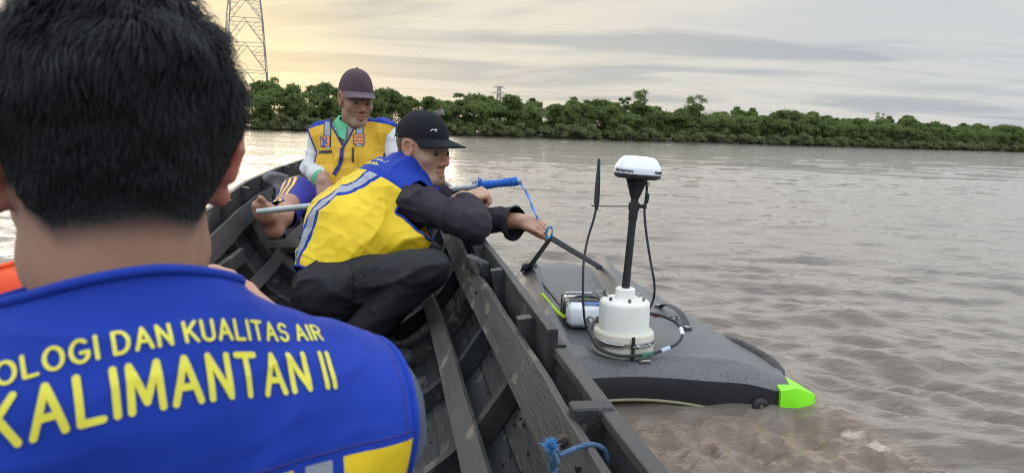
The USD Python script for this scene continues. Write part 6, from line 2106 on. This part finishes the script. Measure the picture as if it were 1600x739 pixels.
    for lp_ in edge:
        obj("piping", loop_tube(lp_, .0036, 8, 8, .004), BLUE_V, vest, smooth=True)
    sq = [(yoke.vertices - sh) @ unit(sg * Rs * .96 - UP * .10) - .022 for sg, sh in ((1, shR), (-1, shL))]
    [obj("seam", seam(yoke, g, .0010), BLUE_D, vest, smooth=False) for g in sq]
    obj("seam", seam(yoke, yoke.vertices[:, 2] - zy - .006 + .12 * ((yoke.vertices - N0) @ Rs - (at(575, 722, d=.56) - N0) @ Rs), .0009), BLUE_D, vest, smooth=False)
    ang = np.linspace(0, 2 * np.pi, 90, endpoint=False)
    # lettering, laid on the upper back
    ez = unit(B * .86 + UP * .50); ey = unit(UP - (UP @ ez) * ez); ex = np.cross(ey, ez)

    def letters(s_, u0, v0, u1, v1, hh, d0):
        """Text between two pixels of its base line on the back."""
        sv = yoke.vertices
        def hit(u, v_):
            k = cam_f + (u - 800) / FPX * cam_r - (v_ - 369.5) / FPX * cam_u
            k = k / np.linalg.norm(k)
            w_ = sv - CAM; t = w_ @ k
            dd_ = np.linalg.norm(w_ - t[:, None] * k, axis=1)
            ok = np.argsort(dd_)[:6]
            return CAM + k * t[ok].min()
        p0_, p1_ = hit(u0, v0), hit(u1, v1)
        bx_ = p1_ - p0_
        b2 = np.array([bx_ @ ex, bx_ @ ey]); Lb = np.linalg.norm(b2); ca, sa = b2 / Lb
        tm = stroke_text(s_, hh)
        x0_, x1_ = tm.vertices[:, 0].min(), tm.vertices[:, 0].max()
        vx = (tm.vertices[:, 0] - x0_) * Lb / (x1_ - x0_); vy = tm.vertices[:, 1].copy()
        tm.vertices[:, 0] = vx * ca - vy * sa; tm.vertices[:, 1] = vx * sa + vy * ca
        return drape(tm, p0_, ex, ey, ez, yoke, .0004)

    obj("lettering", letters("OLOGI DAN KUALITAS AIR", -8, 604, 506, 530, .0128, .5), TEXTY, vest, smooth=False)
    obj("lettering", letters("KALIMANTAN II", -22, 706, 527, 603, .0262, .5), TEXTY, vest, smooth=False)

    # hair: short strands, longer and tousled on top
    r_ = np.random.default_rng(17)
    fa = hm.faces; tri = hm.triangles; ar = hm.area_faces
    fh = amt[fa].min(1)
    pw = ar * (fh > .2)
    N_ = 74000
    k = r_.choice(len(fa), N_, p=pw / pw.sum())
    bc = r_.random((N_, 2)); fl = bc.sum(1) > 1; bc[fl] = 1 - bc[fl]
    root = tri[k, 0] + bc[:, :1] * (tri[k, 1] - tri[k, 0]) + bc[:, 1:] * (tri[k, 2] - tri[k, 0])
    nr = hm.face_normals[k]
    q = root - o
    x, y, z = q @ HX, q @ HY, q @ HZ
    crown = o + HX * .012 - HY * .045 + HZ * .112
    rad_ = root - crown
    flow = rad_ - np.sum(rad_ * nr, 1, keepdims=True) * nr
    flow /= np.linalg.norm(flow, axis=1, keepdims=True) + 1e-9
    swirl = np.cross(nr, flow)
    nz = lambda s, f: np.stack([meshkit.fbm(root * f + 7 * i, 2, s + i) for i in range(3)], -1) - .5
    top = sstep(-.005, .07, z)
    length = .007 + .022 * top + .007 * sstep(-.065, -.02, z)
    hgv = np.clip(hairy(x, y, z), 0, .05)
    length *= .16 + .84 * sstep(0, .045, hgv)
    length *= r_.uniform(.75, 1.2, N_)
    length *= .72 + .56 * meshkit.noise(root * 34, 77)
    clump = nz(100, 55.0)
    tous = nz(200, 24.0)
    d0 = nr * (.75 - .10 * top[:, None]) + flow * (.42 + .35 * top[:, None]) + swirl * .22 * top[:, None] + (2.2 * tous + 1.6 * clump) * (.35 + .75 * top[:, None]) - UP * .25 * (1 - top[:, None]) + r_.normal(size=(N_, 3)) * .16
    d0 /= np.linalg.norm(d0, axis=1, keepdims=True)
    d1 = d0 * .55 + flow * .75 + (2.4 * nz(300, 40.0)) * (.3 + top[:, None]) - UP * .30
    d1 /= np.linalg.norm(d1, axis=1, keepdims=True)
    d2 = d1 * .6 + flow * .5 - UP * .45 + 1.8 * nz(400, 48.0) * top[:, None] - nr * .28
    d2 /= np.linalg.norm(d2, axis=1, keepdims=True)
    L_ = length[:, None]
    p0 = root - nr * .001
    p1 = p0 + d0 * L_ * .34; p2 = p1 + (d0 + d1) * .5 * L_ * .3; p3 = p2 + d1 * L_ * .22; p4 = p3 + d2 * L_ * .22
    pts = np.stack([p0, p1, p2, p3, p4], 1)
    path = numbered(P, "hair")
    c = UsdGeom.BasisCurves.Define(stage, path)
    c.CreateTypeAttr("linear")
    c.CreatePointsAttr(Vt.Vec3fArray.FromNumpy((pts.reshape(-1, 3) - base).astype(np.float32)))
    c.CreateCurveVertexCountsAttr(Vt.IntArray.FromNumpy(np.full(N_, 5, np.int32)))
    wv = np.tile(np.array([.00066, .0007, .00062, .00046, .0002], np.float32), N_)
    c.CreateWidthsAttr(Vt.FloatArray.FromNumpy(wv)); c.SetWidthsInterpolation("vertex")
    HM = usdkit.material(stage, "/World/Looks/black_hair", {"h": ("principled_bsdf", {"base_color": (.0075, .0072, .0085), "roughness": .46, "specular_ior_level": .38})}, [], surface="h.BSDF")
    UsdShade.MaterialBindingAPI.Apply(c.GetPrim()).Bind(HM)
    return P


near_man()
